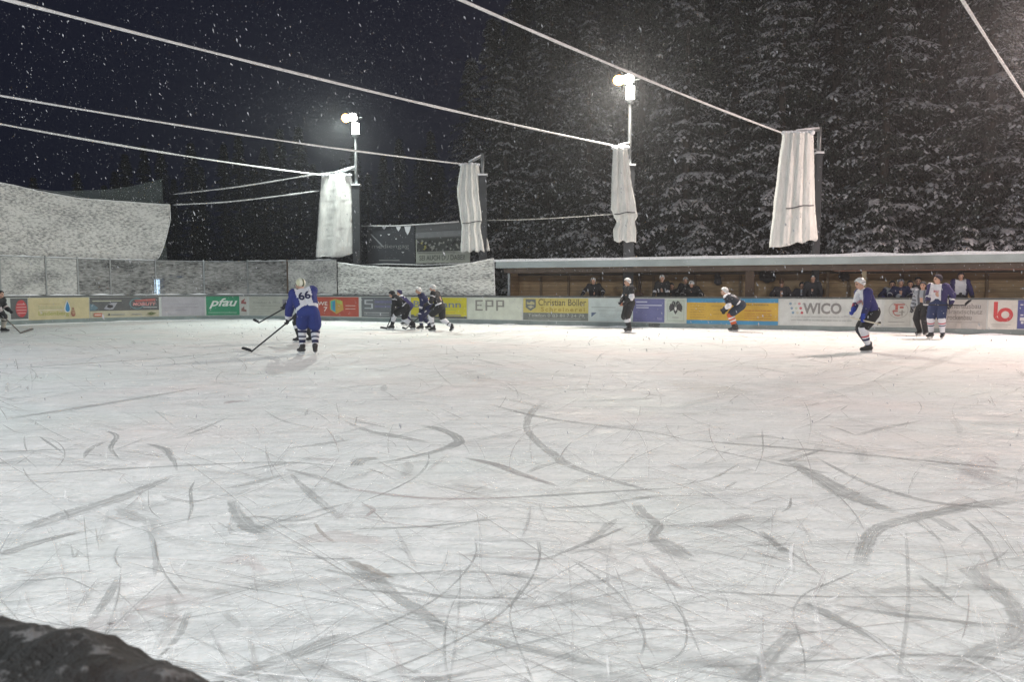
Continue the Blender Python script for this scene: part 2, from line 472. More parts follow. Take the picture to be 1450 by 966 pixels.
au=nt.nodes.new('ShaderNodeAttribute'); au.attribute_name='along'
mpp=nt.nodes.new('ShaderNodeMapping'); mpp.inputs['Scale'].default_value=(1.3,34,1); nt.links.new(au.outputs['Vector'],mpp.inputs[0])
n1=nt.nodes.new('ShaderNodeTexNoise'); n1.inputs['Scale'].default_value=1.6; n1.inputs['Detail'].default_value=5; n1.inputs['Roughness'].default_value=.7; nt.links.new(mpp.outputs[0],n1.inputs['Vector']); n1=n1.outputs['Fac']
n2=noise_node(nt,5,3,.6)
pre=ramp(nt,at.outputs['Alpha'],[(0,0),(.12,.55),(.5,1)]) if False else None
def mth(op,a_,b_):
    q=nt.nodes.new('ShaderNodeMath'); q.operation=op
    for i,v in enumerate((a_,b_)):
        if isinstance(v,bpy.types.NodeSocket): nt.links.new(v,q.inputs[i])
        else: q.inputs[i].default_value=v
    return q.outputs[0]
ae=nt.nodes.new('ShaderNodeAttribute'); ae.attribute_name='edge'
n3=noise_node(nt,9,5,.7)
eg=mth('ADD',mth('MULTIPLY',ae.outputs['Fac'],4.0),mth('MULTIPLY',mth('SUBTRACT',n3,.56),5.0))
eg=mth('MINIMUM',mth('MAXIMUM',eg,0),1)
e=mth('MULTIPLY',mth('MULTIPLY',at.outputs['Alpha'],1.05),eg)
nn=ramp(nt,n1,[(.36,.35),(.54,1)]); nn2=ramp(nt,n2,[(.3,.55),(.6,1)])
al=mth('MINIMUM',mth('MULTIPLY',mth('MULTIPLY',e,nn),nn2),.92)
tr=nt.nodes.new('ShaderNodeBsdfTransparent'); mx=nt.nodes.new('ShaderNodeMixShader')
nt.links.new(al,mx.inputs[0]); nt.links.new(tr.outputs[0],mx.inputs[1]); nt.links.new(b.outputs[0],mx.inputs[2])
nt.links.new(mx.outputs[0],nt.nodes['Material Output'].inputs[0])
mo=marks.build('skate_marks_and_shadow',m,iceo); tag(mo,kind='stuff')
ca=mo.data.color_attributes.new('mark','FLOAT_COLOR','POINT')
ca.data.foreach_set('color',[q for c in mcol for q in c])

ea=mo.data.attributes.new('edge','FLOAT','POINT'); ea.data.foreach_set('value',medge)
ua=mo.data.attributes.new('along','FLOAT_VECTOR','POINT'); ua.data.foreach_set('vector',[q for c in muv for q in c])
# ---- rink boards ---------------------------------------------------------------
bd=thing('rink_boards','long pale board wall around the ice with a dark capping rail and grey kick strip','rink boards',PS(spx(725)))
def loc(o,root):
    o.parent=root; o.matrix_parent_inverse=Matrix.Translation(-Vector(root.location)); return o
a=MB(); strip(a,SX0,SX1,0,.08,.19,1.14); loc(a.build('board_panel',M['board']),bd)
a=MB(); strip(a,SX0,SX1,-.012,.09,0,.19); loc(a.build('kick_plate',M['kick']),bd)
a=MB(); strip(a,SX0,SX1,-.03,.12,1.14,1.20); loc(a.build('capping_rail',M['rail']),bd)
a=MB(); strip(a,SX0,spx(470),-.02,.11,1.202,1.235,step=.15,zf=lambda s:.05*max(-.55,noise.noise(Vector((s*1.7,0,0)))*1.6) ); loc(a.build('snow_ridge',M['snow']),bd)
a=MB(); strip(a,SX0,SX1,-.16,-.014,0.001,.02,step=.15,zf=lambda s:.05*(noise.noise(Vector((s*1.3,5,0)))+.2) ); loc(a.build('snow_bank',M['snow']),bd)
a=MB(); s0=spx(919); s1=spx(935); strip(a,s0,s1,-.018,-.0125,.0,.18,step=.2); loc(a.build('scuff_patch',M['rail']),bd)  # darker patch over a short stretch of the kick plate

_tc={}
def text_mesh(t, off=0, shear=0, space=1.0):
    k=(t,off,shear,space)
    if k in _tc: return _tc[k]
    cu=bpy.data.curves.new('lettering','FONT'); cu.body=t; cu.size=1; cu.offset=off; cu.shear=shear; cu.space_character=space
    cu.resolution_u=3
    o=bpy.data.objects.new('lettering',cu); COL.objects.link(o)
    dg=bpy.context.evaluated_depsgraph_get(); me=bpy.data.meshes.new_from_object(o.evaluated_get(dg))
    bpy.data.objects.remove(o)
    vs=[v.co.copy() for v in me.vertices]; fs=[tuple(p.vertices) for p in me.polygons]
    x0=min(v.x for v in vs);x1=max(v.x for v in vs);y0=min(v.y for v in vs);y1=max(v.y for v in vs)
    vs=[((v.x-x0)/(x1-x0),(v.y-y0)/(y1-y0)) for v in vs]
    _tc[k]=(vs,fs); return vs,fs
cm={}
def C(*c, rough=.45):
    k=(c,rough)
    if k not in cm: cm[k]=pm('printed_vinyl',c,rough,.14,3.5,.04)
    return cm[k]
class Ad:
    """a printed panel: u 0..1 left to right, v 0..1 bottom to top; to3 maps (u,v,layer) to the scene"""
    def __init__(s,name,label,to3,bg,root_loc,cat='banner',group=None,nseg=8,thick=.006):
        s.to3=to3; s.root=thing(name,label,cat,root_loc,0,group); s.k=0; s.nseg=nseg
        m=MB(); vs=[]
        for i in range(nseg+1):
            u=i/nseg
            for v,l in ((0,0),(1,0),(1,thick),(0,thick)): vs.append(to3(u,v,l))
        fs=[]
        for i in range(nseg):
            a_=i*4
            for q in range(4): fs.append((a_+q,a_+4+q,a_+4+(q+1)%4,a_+(q+1)%4))
        fs+=[(0,1,2,3),(nseg*4+3,nseg*4+2,nseg*4+1,nseg*4)]
        m.add(vs,fs); s.base=thick; loc(m.build('sheet',bg),s.root)
    def _l(s): s.k+=1; return s.base+.0025*s.k
    def text(s,t,u0,u1,v0,v1,mat,off=.0,shear=0,space=1,name='lettering'):
        vs,fs=text_mesh(t,off,shear,space); l=s._l(); m=MB()
        m.add([s.to3(u0+(u1-u0)*x,v0+(v1-v0)*y,l) for x,y in vs],fs); loc(m.build(name,mat),s.root)
    def rects(s,rs,mat,name='stripe'):
        l=s._l(); m=MB()
        for (u0,u1,v0,v1) in rs:
            n=max(1,int((u1-u0)*s.nseg+.99)); vs=[]
            for i in range(n+1):
                u=u0+(u1-u0)*i/n; vs+=[s.to3(u,v0,l),s.to3(u,v1,l)]
            m.add(vs,[(2*i,2*i+2,2*i+3,2*i+1) for i in range(n)])
        return loc(m.build(name,mat),s.root)
    def poly(s,ps,mat,name='emblem'):
        l=s._l(); m=MB(); m.add([s.to3(u,v,l) for u,v in ps],[tuple(range(len(ps)))]); loc(m.build(name,mat),s.root)
    def disc(s,u,v,ru,rv,mat,name='emblem',hole=0,n=24,a0=0,a1=2*PI):
        l=s._l(); m=MB(); vs=[]
        for i in range(n+1):
            a=a0+(a1-a0)*i/n
            vs+=[s.to3(u+ru*math.cos(a),v+rv*math.sin(a),l),s.to3(u+ru*hole*math.cos(a),v+rv*hole*math.sin(a),l)]
        m.add(vs,[(2*i,2*i+2,2*i+3,2*i+1) for i in range(n)]); loc(m.build(name,mat),s.root)
def board_ad(label,px0,px1,bg,z0=.22,z1=1.11):
    s0,s1=spx(px0),spx(px1)
    def to3(u,v,l): return PS(s0+(s1-s0)*u,-.004-l,z0+(z1-z0)*v)
    return Ad('advertising_banner',label,to3,bg,PS((s0+s1)/2,0,0),'banner','advertising banners along the rink boards',nseg=max(2,int((s1-s0)/.12)))
def faint(ad,rows,mat,seed=1):
    r=random.Random(seed); rs=[]
    for (u0,u1,v,h) in rows:
        u=u0
        while u<u1:
            w=r.uniform(.015,.06); rs.append((u,min(u+w,u1),v-h/2,v+h/2)); u+=w+.008
    ad.rects(rs,mat,'small_print')
WHT=C(.62,.63,.62); GRY=C(.30,.31,.31); DGR=C(.10,.105,.11); BLK=C(.04,.04,.045); RED=C(.45,.05,.06); PNK=C(.6,.28,.28)
CRM=C(.52,.46,.28); BLU=C(.03,.20,.42)

x=board_ad('dark banner with a round red emblem of slanted pink bars, beside the goalkeeper',15,39,DGR,.26,1.1)
x.disc(.62,.5,.34,.42,RED)
x.rects([(.36,.86,.68,.73),(.32,.92,.54,.59),(.32,.92,.40,.45),(.38,.88,.26,.31)],PNK)
x=board_ad('cream banner with a blue water drop, a striped red drop and the word Lindenberg',40,126,CRM,.16)
x.text('Stadtwerke',.16,.55,.50,.66,C(.40,.42,.26)); x.text('Lindenberg',.16,.66,.16,.40,C(.34,.36,.10),.01)
x.rects([(.17,.52,.72,.745)],C(.42,.36,.2)); x.rects([(.17,.60,.44,.47)],C(.62,.6,.5))
def drop(cx,cy,w,h): return [(cx+w*math.sin(t)*(math.sin(t/2)**1.5),cy+h*math.cos(t)) for t in [2*PI*i/24 for i in range(24)]]
x.poly(drop(.635,.62,.075,.30),WHT); x.poly(drop(.64,.60,.052,.24),BLU); x.poly(drop(.73,.36,.05,.22),C(.30,.10,.08))
x.rects([(.70,.76,.42,.45),(.705,.76,.34,.37),(.71,.755,.26,.29)],CRM)
x=board_ad('charcoal banner with a headlamp picture and pink lettering over a cream strip of logos',127,225,C(.47,.44,.33),.16)
x.rects([(0,1,.36,1)],DGR,'dark_panel')
x.rects([(.04,.46,.80,.85)],C(.42,.43,.34)); x.poly([(.0,.70),(.06,.66),(.12,.5),(.07,.38),(0,.38)],C(.12,.2,.25))
x.poly([(.20,.46),(.24,.62),(.31,.73),(.40,.75),(.36,.55),(.33,.42),(.24,.42)],C(.34,.35,.40)); x.disc(.29,.57,.045,.09,BLK)
x.disc(.68,.68,.11,.27,C(.14,.24,.27),hole=.82); x.poly([(.64,.85),(.95,.93),(.95,.80),(.66,.76)],C(.40,.12,.11))
x.text('MOBILITY',.62,.96,.58,.74,PNK,.03,.2); x.rects([(.77,.97,.48,.52)],C(.45,.48,.5))
x.rects([(.05,.17,.10,.26)],C(.50,.14,.08)); x.rects([(.06,.16,.16,.20)],WHT)
x.rects([(.30,.5,.16,.20),(.60,.74,.16,.20)],GRY); x.disc(.27,.18,.015,.05,DGR); x.poly([(.82,.2),(.88,.27),(.96,.2),(.88,.11)],C(.12,.15,.06))
x=board_ad('blank-looking pale lilac banner with one faint underlined line, left of the green banner',229,290,C(.40,.39,.43))
faint(x,[(.06,.85,.62,.02),(.3,.6,.30,.03)],C(.30,.29,.36),3); x.rects([(.06,.86,.42,.445)],C(.30,.29,.33))
x=board_ad('green banner with white slanted lettering pfau',292,339,C(.03,.25,.13),.22,1.13)
x.text('pfau',.08,.94,.34,.90,C(.72,.74,.72),.02,.35); x.rects([(.06,.92,.12,.15)],C(.35,.5,.4))
x=board_ad('narrow white banner with two dark red marks stacked, right of the green banner',340,350,C(.48,.48,.46))
x.poly([(.15,.62),(.85,.60),(.9,.72),(.55,.72),(.75,.9),(.2,.78)],C(.28,.09,.09)); x.poly([(.15,.22),(.9,.18),(.9,.30),(.6,.32),(.6,.48),(.2,.36)],C(.24,.12,.11))
x=board_ad('light grey banner with a faded name line, left of the blue player with number 66',353,413,C(.42,.43,.39))
x.text('Klauber & Pfau',.10,.70,.62,.76,C(.26,.27,.25),.01); x.rects([(.2,.62,.82,.84),(.14,.66,.50,.53),(.05,.76,.32,.345),(.05,.72,.20,.22)],C(.31,.32,.29)); x.rects([(.78,.92,.50,.86)],C(.22,.21,.25),'square')
x=board_ad('brick red banner with a rainbow coloured cube and white lettering',440,508,C(.42,.075,.05))
x.text('SWE',.1,.36,.56,.76,C(.75,.72,.68),.01); x.text('7',.28,.36,.25,.48,C(.75,.7,.66),.02)
x.poly([(.41,.80),(.52,.92),(.68,.80),(.70,.35),(.55,.12),(.41,.35)],C(.50,.30,.07)); x.poly([(.43,.78),(.53,.86),(.53,.2),(.43,.36)],C(.08,.40,.32))
x.rects([(.47,.52,.3,.76)],C(.05,.22,.45)); x.poly([(.56,.86),(.67,.78),(.67,.6),(.56,.7)],C(.4,.45,.1)); x.rects([(.74,.94,.54,.58),(.74,.94,.38,.42)],C(.6,.4,.36))
x=board_ad('dark slate banner with a squared white letter S behind the striding black skater',512,576,C(.13,.14,.155))
x.rects([(.07,.26,.82,.87),(.07,.11,.66,.87),(.07,.26,.64,.69),(.22,.26,.44,.69),(.07,.26,.42,.47)],C(.45,.47,.5),'emblem')
x.rects([(.06,.62,.20,.24),(.06,.62,.10,.125)],C(.40,.41,.42)); x.rects([(.30,.75,.70,.84),(.3,.65,.48,.60)],C(.14,.14,.24))
x=board_ad('bright yellow banner with blue lettering Baumann behind two tangled skaters',582,661,C(.55,.50,.03))
x.text('Baumann',.05,.90,.52,.84,C(.16,.20,.30),.01); x.rects([(.0,1,.0,.10),(.0,.06,.1,.16)],DGR,'dark_strip'); x.rects([(.1,.9,.12,.2)],C(.34,.3,.2))
x.rects([(.3,.82,.40,.43)],C(.35,.40,.10)); x.rects([(.55,.8,.28,.30)],C(.5,.3,.05))
x=board_ad('pale green-white banner with large squared grey letters EPP',663,739,C(.58,.62,.54))
LC=C(.24,.24,.22)
def sqP(u,w): return [(u,u+.035,.40,.90),(u,u+w,.83,.90),(u+w-.035,u+w,.60,.90),(u,u+w,.58,.65)]
x.rects([(.14,.175,.40,.90),(.14,.28,.83,.90),(.14,.26,.62,.68),(.14,.28,.40,.47)]+sqP(.33,.15)+sqP(.53,.15),LC,'lettering')
x=board_ad('yellow joinery banner with a dark shield crest and the words Christian Böller Schreinerei',741,833,C(.52,.45,.13))
x.rects([(0,1,0,.34)],C(.15,.17,.16),'dark_strip'); x.text('Christian Böller',.24,.97,.66,.97,C(.13,.11,.06),.01); x.text('Schreinerei',.28,.95,.40,.60,C(.33,.24,.04),.02,0,1.3)
x.text('Telefon 0 83 81 / 24 79',.08,.94,.15,.29,C(.42,.44,.40)); x.rects([(.08,.9,.06,.085)],C(.30,.32,.3))
x.poly([(.04,.95),(.20,.95),(.20,.58),(.12,.42),(.04,.58)],C(.13,.15,.15),'shield'); x.poly([(.06,.84),(.10,.78),(.13,.86),(.18,.80),(.18,.70),(.06,.72)],C(.40,.38,.20)); x.poly([(.07,.62),(.12,.66),(.17,.62),(.12,.52)],C(.42,.4,.25))
x=board_ad('pale ice blue banner with a small red-brown triangle and a blue corner mark',834,896,C(.52,.60,.60))
x.poly([(.70,.68),(.84,.68),(.77,.88)],C(.42,.15,.08)); x.poly([(.06,.38),(.18,.38),(.06,.18)],C(.08,.12,.22)); x.rects([(.06,.62,.60,.625)],C(.25,.3,.3)); faint(x,[(.22,.9,.48,.025),(.25,.85,.3,.02),(.25,.75,.22,.02)],C(.33,.40,.41),5)
x=board_ad('violet blue banner with three white lines of print behind the standing black skater',896.5,941,C(.12,.13,.30))
x.rects([(.1,.45,.84,.89),(.1,.92,.70,.74),(.1,.5,.60,.64)],C(.50,.53,.66)); x.rects([(.78,.93,.1,.2)],C(.2,.2,.4))
x=board_ad('white panel with a black double-headed eagle emblem',943,971,C(.46,.53,.48))
x.rects([(.08,.92,.07,.09),(.08,.92,.92,.94),(.08,.10,.07,.94),(.90,.92,.07,.94)],C(.3,.35,.32))
for sg in(-1,1):
    for k in range(6):
        a_=math.radians(-25+k*22); u=.5+sg*.05; v=.62
        x.poly([(u,v+.04),(u+sg*.28*math.cos(a_),v+.02+.26*math.sin(a_)),(u+sg*.30*math.cos(a_-.14),v-.03+.26*math.sin(a_-.14)),(u,v-.05)],BLK,'eagle_feather')
    x.poly([(.5,.6),(.5+sg*.06,.82),(.5+sg*.2,.87),(.5+sg*.1,.92),(.5+sg*.02,.84)],BLK,'eagle_head')
x.poly([(.42,.68),(.58,.68),(.6,.48),(.5,.34),(.40,.48)],BLK,'eagle_body'); x.poly([(.45,.66),(.55,.66),(.55,.54),(.5,.49),(.45,.54)],WHT,'shield')
x.rects([(.33,.67,.20,.24)],GRY,'small_print')
x=board_ad('yellow banner between a blue top stripe and a blue bottom stripe, behind the bending skater',972.5,1102,C(.55,.35,.04),.19,1.135)
x.rects([(0,1,.84,1),(0,1,0,.15)],C(.05,.25,.45),'blue_stripe')
faint(x,[(.04,.22,.76,.02),(.04,.2,.66,.02),(.04,.2,.56,.02),(.04,.2,.46,.02),(.04,.2,.36,.02),(.04,.22,.26,.02),(.28,.45,.7,.02),(.3,.42,.55,.02),(.3,.42,.4,.02)],C(.35,.22,.04),8)
x.text('BAUWERKE',.64,.90,.73,.79,C(.22,.14,.04),.02); faint(x,[(.64,.93,.54,.03),(.64,.93,.42,.02),(.64,.93,.34,.02),(.64,.93,.24,.02)],C(.40,.15,.04),9)
x=board_ad('wide pale banner with large grey letters WICO after nine coloured dots',1104,1248,C(.56,.59,.58),.2,1.13)
x.text('WICO',.235,.62,.44,.86,C(.22,.22,.22),.035,0,1.0)
cols=[[C(.2,.3,.4),C(.45,.52,.5),C(.50,.22,.25)],[C(.2,.3,.42),C(.40,.48,.38),C(.48,.10,.13)],[C(.2,.33,.45),C(.50,.48,.40),C(.45,.08,.10)]]
for r_ in range(3):
    for c_ in range(3): x.disc(.11+c_*.045+r_*.014,.82-r_*.17,.014,.05,cols[r_][c_],'dot',n=12)
faint(x,[(.12,.75,.33,.03),(.12,.72,.20,.035)],C(.38,.41,.41),4)
x=board_ad('white panel with a round red and grey seal inside a thin frame',1252,1291,C(.50,.52,.49),.22,1.12)
x.rects([(.1,.94,.05,.065),(.93,.945,.05,.95)],C(.38,.4,.37)); x.disc(.52,.62,.36,.31,C(.33,.33,.31),hole=.93)
x.rects([(.34,.74,.80,.85),(.40,.50,.62,.84),(.56,.7,.68,.76),(.3,.5,.55,.60)],C(.42,.12,.10),'seal_mark'); x.rects([(.54,.74,.52,.56),(.4,.6,.4,.45),(.62,.68,.4,.62)],C(.3,.3,.28),'seal_mark')
x.disc(.5,.55,.18,.16,C(.42,.14,.12),hole=.8,a0=2.6,a1=5.2); x.rects([(.15,.75,.16,.18)],GRY,'small_print')
x=board_ad('light grey banner with the dark words Innenausbau, Brandschutz and Trockenbau in three lines',1294,1397,C(.42,.41,.39),.16,1.135)
x.text('Innenausbau',.46,.92,.70,.88,C(.20,.19,.18),.015); x.text('Brandschutz',.46,.945,.52,.68,C(.24,.23,.22),.015); x.text('Trockenbau',.42,.80,.32,.50,C(.20,.19,.18),.02)
x.rects([(.42,.95,.24,.26)],C(.34,.33,.31)); x.rects([(.60,.66,.04,.2),(.88,.94,.02,.16)],C(.52,.5,.47),'smear')
x=board_ad('white banner with a big round red letter b',1399,1440,C(.58,.57,.53),.19,1.13)
x.disc(.60,.50,.27,.24,C(.50,.045,.05),hole=.52,name='lettering'); x.rects([(.19,.33,.46,.94)],C(.50,.045,.05),'lettering'); x.disc(.45,.47,.26,.21,C(.50,.045,.05),hole=.55,a0=PI,a1=1.6*PI,name='lettering')
x.rects([(.12,.8,.155,.175),(.15,.7,.09,.105)],GRY,'small_print')
x=board_ad('blue banner with white marks at the right edge of the photo',1441,1475,C(.07,.08,.26),.22,1.13)
x.rects([(.1,.22,.82,.86),(.12,.24,.46,.50),(.10,.3,.28,.40),(.15,.26,.18,.26)],WHT)

# ---- glass panels above the end boards ---------------------------------------
M['pane']=screen('snow_streaked_glass',(.10,.10,.102),(.34,.34,.34),.66,1.15,6,(.8,.8,2.6),.6,.88,.3)
M['pane2']=screen('snow_caked_glass',(.17,.175,.18),(.56,.56,.55),.56,.98,8,(1.0,1.0,2.2),.6,.92,.4)
px_b=[-34,2,67,112,158,222,290,352,408,478]
adj=['snow-streaked glass panel at the left edge behind the goalkeeper','snow-streaked glass panel above the cream banner','snow-streaked glass panel above the blue drop emblem','snow-streaked glass panel above the charcoal banner',
 'glass panel just left of the blue lit doorway','glass panel in front of the blue lit doorway','dark streaked glass panel above the green banner','grey glass panel above the faded light grey banner','white caked glass panel behind the head of player 66']
for i in range(9):
    s0,s1=spx(px_b[i],.04),spx(px_b[i+1],.04)
    t=thing('glass_panel',adj[i],'glass panel',PS(s0,.04,1.2),0,'glass panels above the end boards')
    a=MB(); strip(a,s0+.04,s1-.02,.035,.047,1.24,2.78,step=.5); loc(a.build('pane',M['pane2'] if i in(1,2,8) else M['pane']),t)
    a=MB(); p=PS(s0,.04,0); tg=tang(s0)*.03; nn=Vector((-tg.y,tg.x,0))
    a.obox(Vector((p.x,p.y,2.02)),tg,nn,Vector((0,0,.86))); loc(a.build('post',M['steel'] if i<8 else M['wood']),t)
    a=MB(); strip(a,s0+.03,s1-.03,.02,.06,2.78,2.815,step=.5); loc(a.build('top_rail',M['steel']),t)
    if i not in (5,6): 
        a=MB(); strip(a,s0+.03,s1-.03,.012,.07,2.817,2.84,step=.12,zf=lambda s:.05*max(-.3,noise.noise(Vector((s*2.3,9,0))))); loc(a.build('snow_cap',M['snow']),t)

# ---- hanging nets -------------------------------------------------------------
def net_sheet(name,label,off,top,bot,right,mat,label_parts=True,nx_=60,nz=24,wob=.12,cat='net',rim=True):
    """top/bot: pixel polylines (x,y); cloth follows the boards at the given offset"""
    def itp(P,x):
        for (x0,y0),(x1,y1) in zip(P,P[1:]):
            if x0<=x<=x1: return y0+(y1-y0)*(x-x0)/(x1-x0)
        return P[0][1] if x<P[0][0] else P[-1][1]
    X0,X1=top[0][0],top[-1][0]
    root=thing(name,label,cat,PS(spx((X0+X1)/2,off),off,itp(bot,(X0+X1)/2)*0+2.8))
    m=MB(); G=[]
    for j in range(nz+1):
        v=j/nz; xr=right(v) if right else X1
        row=[]
        for i in range(nx_+1):
            px=X0+(xr-X0)*i/nx_; s=spx(px,off)
            px_=X0+(X1-X0)*i/nx_
            zt=zpy(s,off,px,itp(top,px_)); zb=zpy(s,off,px,itp(bot,min(px_,bot[-1][0])))
            z=zb+(zt-zb)*v
            o=off+wob*noise.noise(Vector((s*.6,z*.5,off)))*(1-abs(2*v-1)**4)
            row.append(PS(s,o,z))
        G.append(row)
    vs=[p for r_ in G for p in r_]; n=nx_+1
    m.add(vs,[(j*n+i,j*n+i+1,(j+1)*n+i+1,(j+1)*n+i) for j in range(nz) for i in range(nx_)],0,True)
    loc(m.build('netting',mat),root)
    if rim:
        for nm,row,r_ in (('top_rope',G[-1],.03),('bottom_hem',G[0],.035)):
            q=MB(); pts=[p+Vector((0,0,.015*noise.noise(p*3))) for p in row]
            q.tube(pts,[r_*(.8+.8*max(0,noise.noise(p*2.1))) for p in pts],6); loc(q.build(nm,M['rope']),root)
        q=MB(); q.tube([r_[-1] for r_ in G],.022,6); loc(q.build('side_hem',M['rope']),root)
    return root
M['net']=screen('snow_packed_net',(.24,.24,.243),(.60,.59,.58),.50,.74,7,(1.0,1.0,2.4),.82,1,1.0,.35)
M['net2']=screen('snow_plastered_net',(.24,.245,.24),(.80,.81,.78),.52,.68,8,(.7,.7,4.5),.85,1,1.0,.28)
M['farnet']=screen('dark_green_net',(.09,.12,.12),(.14,.17,.17),.5,.9,2,(1,1,1),.42,.5,.1)
net_sheet('safety_net','large snow-packed safety net hanging above the glass at the left edge',.35,
    [(-60,244),(-20,252),(0,257),(30,263),(60,270),(90,276),(120,281),(160,284),(200,287),(245,290)],
    [(-60,368),(0,370),(100,371),(180,371),(222,369)],lambda v:222+ (245-222)*min(1,(v*1.35))**.6,M['net'])
net_sheet('safety_net','dark see-through green net behind the big snow-packed net',1.6,
    [(60,271),(110,270),(160,268),(190,264),(215,258),(235,253)],[(60,375),(150,380),(240,398)],lambda v:240-5*v,M['farnet'],rim=False)
net_sheet('safety_net','low sagging net plastered with snow above the boards in the centre',.10,
    [(479,372),(500,375),(520,377),(560,379),(600,380),(640,377),(670,372),(699,366)],
    [(479,419.3),(560,419),(640,419.5),(701,420.5)],lambda v:701-2*v,M['net2'],wob=.08)

# ---- poles, lamps --------------------------------------------------------------
M['pole']=pm('weathered_grey_post',(.045,.05,.058),.8,.35,4,.3)
M['lampglass']=emis('lamp_glow',(1,.97,.88),24)
M['lampwarm']=emis('lamp_glow_warm',(1,.50,.14),21)
def pole(px,label,lamp,top_py,off=1.1,lamp_h=9.6,lw=1000,col=(1,.95,.88),aim=None,world=None,arm=None,wide=.34):
    p=world if world is not None else PS(spx(px,off),off,0)
    t=thing('light_pole' if lamp else 'net_pole',label,'lamp post' if lamp else 'post',p,0,None)
    t['group']='tall posts around the rink'
    zt=7.15; zc=6.3
    a=MB(); a.box(-wide/2,wide/2,-wide/2,wide/2,0,zc); a.build('column',M['pole'],t)
    a=MB(); a.tube([(0,0,zc-.3),(0,0,lamp_h if lamp else zt+.1)],.075,10)
    a.build('mast',M['steel'],t)
    a=MB(); a.box(-wide/2-.04,wide/2+.04,-wide/2-.04,wide/2+.04,zc+.002,zc+.07); a.build('snow_cap',M['snow'],t)
    if arm is not None:
        d=(Vector(arm)-Vector(p)); d.z=0
        a=MB(); a.tube([(0,0,zt),(d.x,d.y,arm[2]-0)],.05,8); a.tube([(0,0,zt-.75),(d.x*.5,d.y*.5,zt-.7)],.03,6)
        a.build('bracket_arm',M['steel'],t)
        a=MB(); a.tube([(0,0,zt+.065),(d.x*.5,d.y*.5,(zt+arm[2])/2+.07),(d.x,d.y,arm[2]+.06)],.045,6); a.build('snow_cap',M['snow'],t)
    if lamp:
        # luminaire: a lit cylinder below a tilted reflector head that faces the ice
        a=MB(); a.tube([(0,0,lamp_h-.02),(0,0,lamp_h+.12)],[.10,.20],12); a.tube([(0,0,lamp_h+.62),(0,0,lamp_h+.70)],[.20,.08],12); a.build('lamp_housing',M['steel'],t)
        a=MB(); a.tube([(0,0,lamp_h+.12),(0,0,lamp_h+.62)],.17,12); a.build('lamp_glass',M['lampglass'],t)
        d=Vector((-.394,-.919,0)) if aim is None else (Vector(aim)-Vector(p)).normalized(); d.z=0; d.normalize()
        side=Vector((-d.y,d.x,0)); c0=Vector((0,0,lamp_h+.88))+side*-.12*1
        for k,(off_,mt) in enumerate(((-.30,'lampwarm'),(.08,'lampglass'))):
            c=c0+side*off_+d*.15
            a=MB(); ax=side*.22; an=(d-Vector((0,0,.35))).normalized(); az=side.cross(an)
            az=az if az.z>0 else -az
            a.obox(c-an*.13,ax*.9,an*.07,az*.16); a.build('floodlight_housing',M['dark'],t)
            a=MB(); a.ell(c,(.23,.06,.19),Matrix((side,an,az)).transposed(),16,10); a.build('floodlight_glass',M[mt],t)
        a=MB(); a.tube([(0,0,lamp_h+.70),(0,0,lamp_h+.80)],.04,8); a.tube([tuple(c0-side*.6-d*.04),tuple(c0+side*.5-d*.04)],.03,8); a.build('crossbar',M['steel'],t)
        L=bpy.data.lights.new('floodlight_beam','SPOT'); L.energy=lw; L.color=col; L.spot_size=math.radians(165); L.spot_blend=1; L.shadow_soft_size=.22
        lo=link(bpy.data.objects.new('floodlight_beam',L),t); lo.location=(d.x*.9,d.y*.9,lamp_h+.45)
        G_=bpy.data.lights.new('lamp_spill','POINT'); G_.energy=lw*.06; G_.color=col; G_.shadow_soft_size=.25; go_=link(bpy.data.objects.new('lamp_spill',G_),t); go_.location=(d.x*.45,d.y*.45,lamp_h+.9)
        tgt=Vector((d.x*10,d.y*10,0)); lo.rotation_euler=(tgt-Vector(lo.location)).to_track_quat('-Z','Y').to_euler()
    return t,Vector(p)
A4=at_depth(1128,187,26.0); A3=at_depth(876,208,28.6); A2=at_depth(664,231,32.0); A1=at_depth(474,246,35.0)
LW=1.0
pole(507,'lit lamp post behind the low sagging net, left of the two banners above the boards',True,0,1.3,8.55,4300*LW,(.92,1,.92),arm=A1)
pole(684,'dark unlit post behind the white folded net beside the team photo banner',False,0,1.0,arm=A2)
pole(889,'lit lamp post behind the small tied net over the players shelter',True,0,1.0,8.75,5800*LW,(1,.93,.82),arm=A3,wide=.36)
pole(1153,'unlit post behind the widest folded net on the right',False,0,1.0,arm=A4,wide=.2)
P5=PS(spx(1478,1.2),1.2,0)
pole(0,'lamp post just outside the right edge of the photo',True,0,lamp_h=9.6,lw=8300*LW,col=(1,.79,.70),world=P5)
for k,(px_,py_,w,c,h) in enumerate([(-19,6,4500,(.82,.91,1),9.0),(-5.5,-5,4100,(.94,1,.99),9.0),(9.5,-11,4900,(1,.96,.92),9.0),(27,4,5200,(1,.80,.75),9.0)]):
    pole(0,['lamp post on the near side of the rink, left of the camera','lamp post on the near side of the rink behind the camera','lamp post on the near side of the rink, behind and right of the camera','lamp post beyond the right end of the rink'][k],True,0,lamp_h=h,lw=w*LW,col=c,world=Vector((px_,py_,0)),aim=(2,14,0))

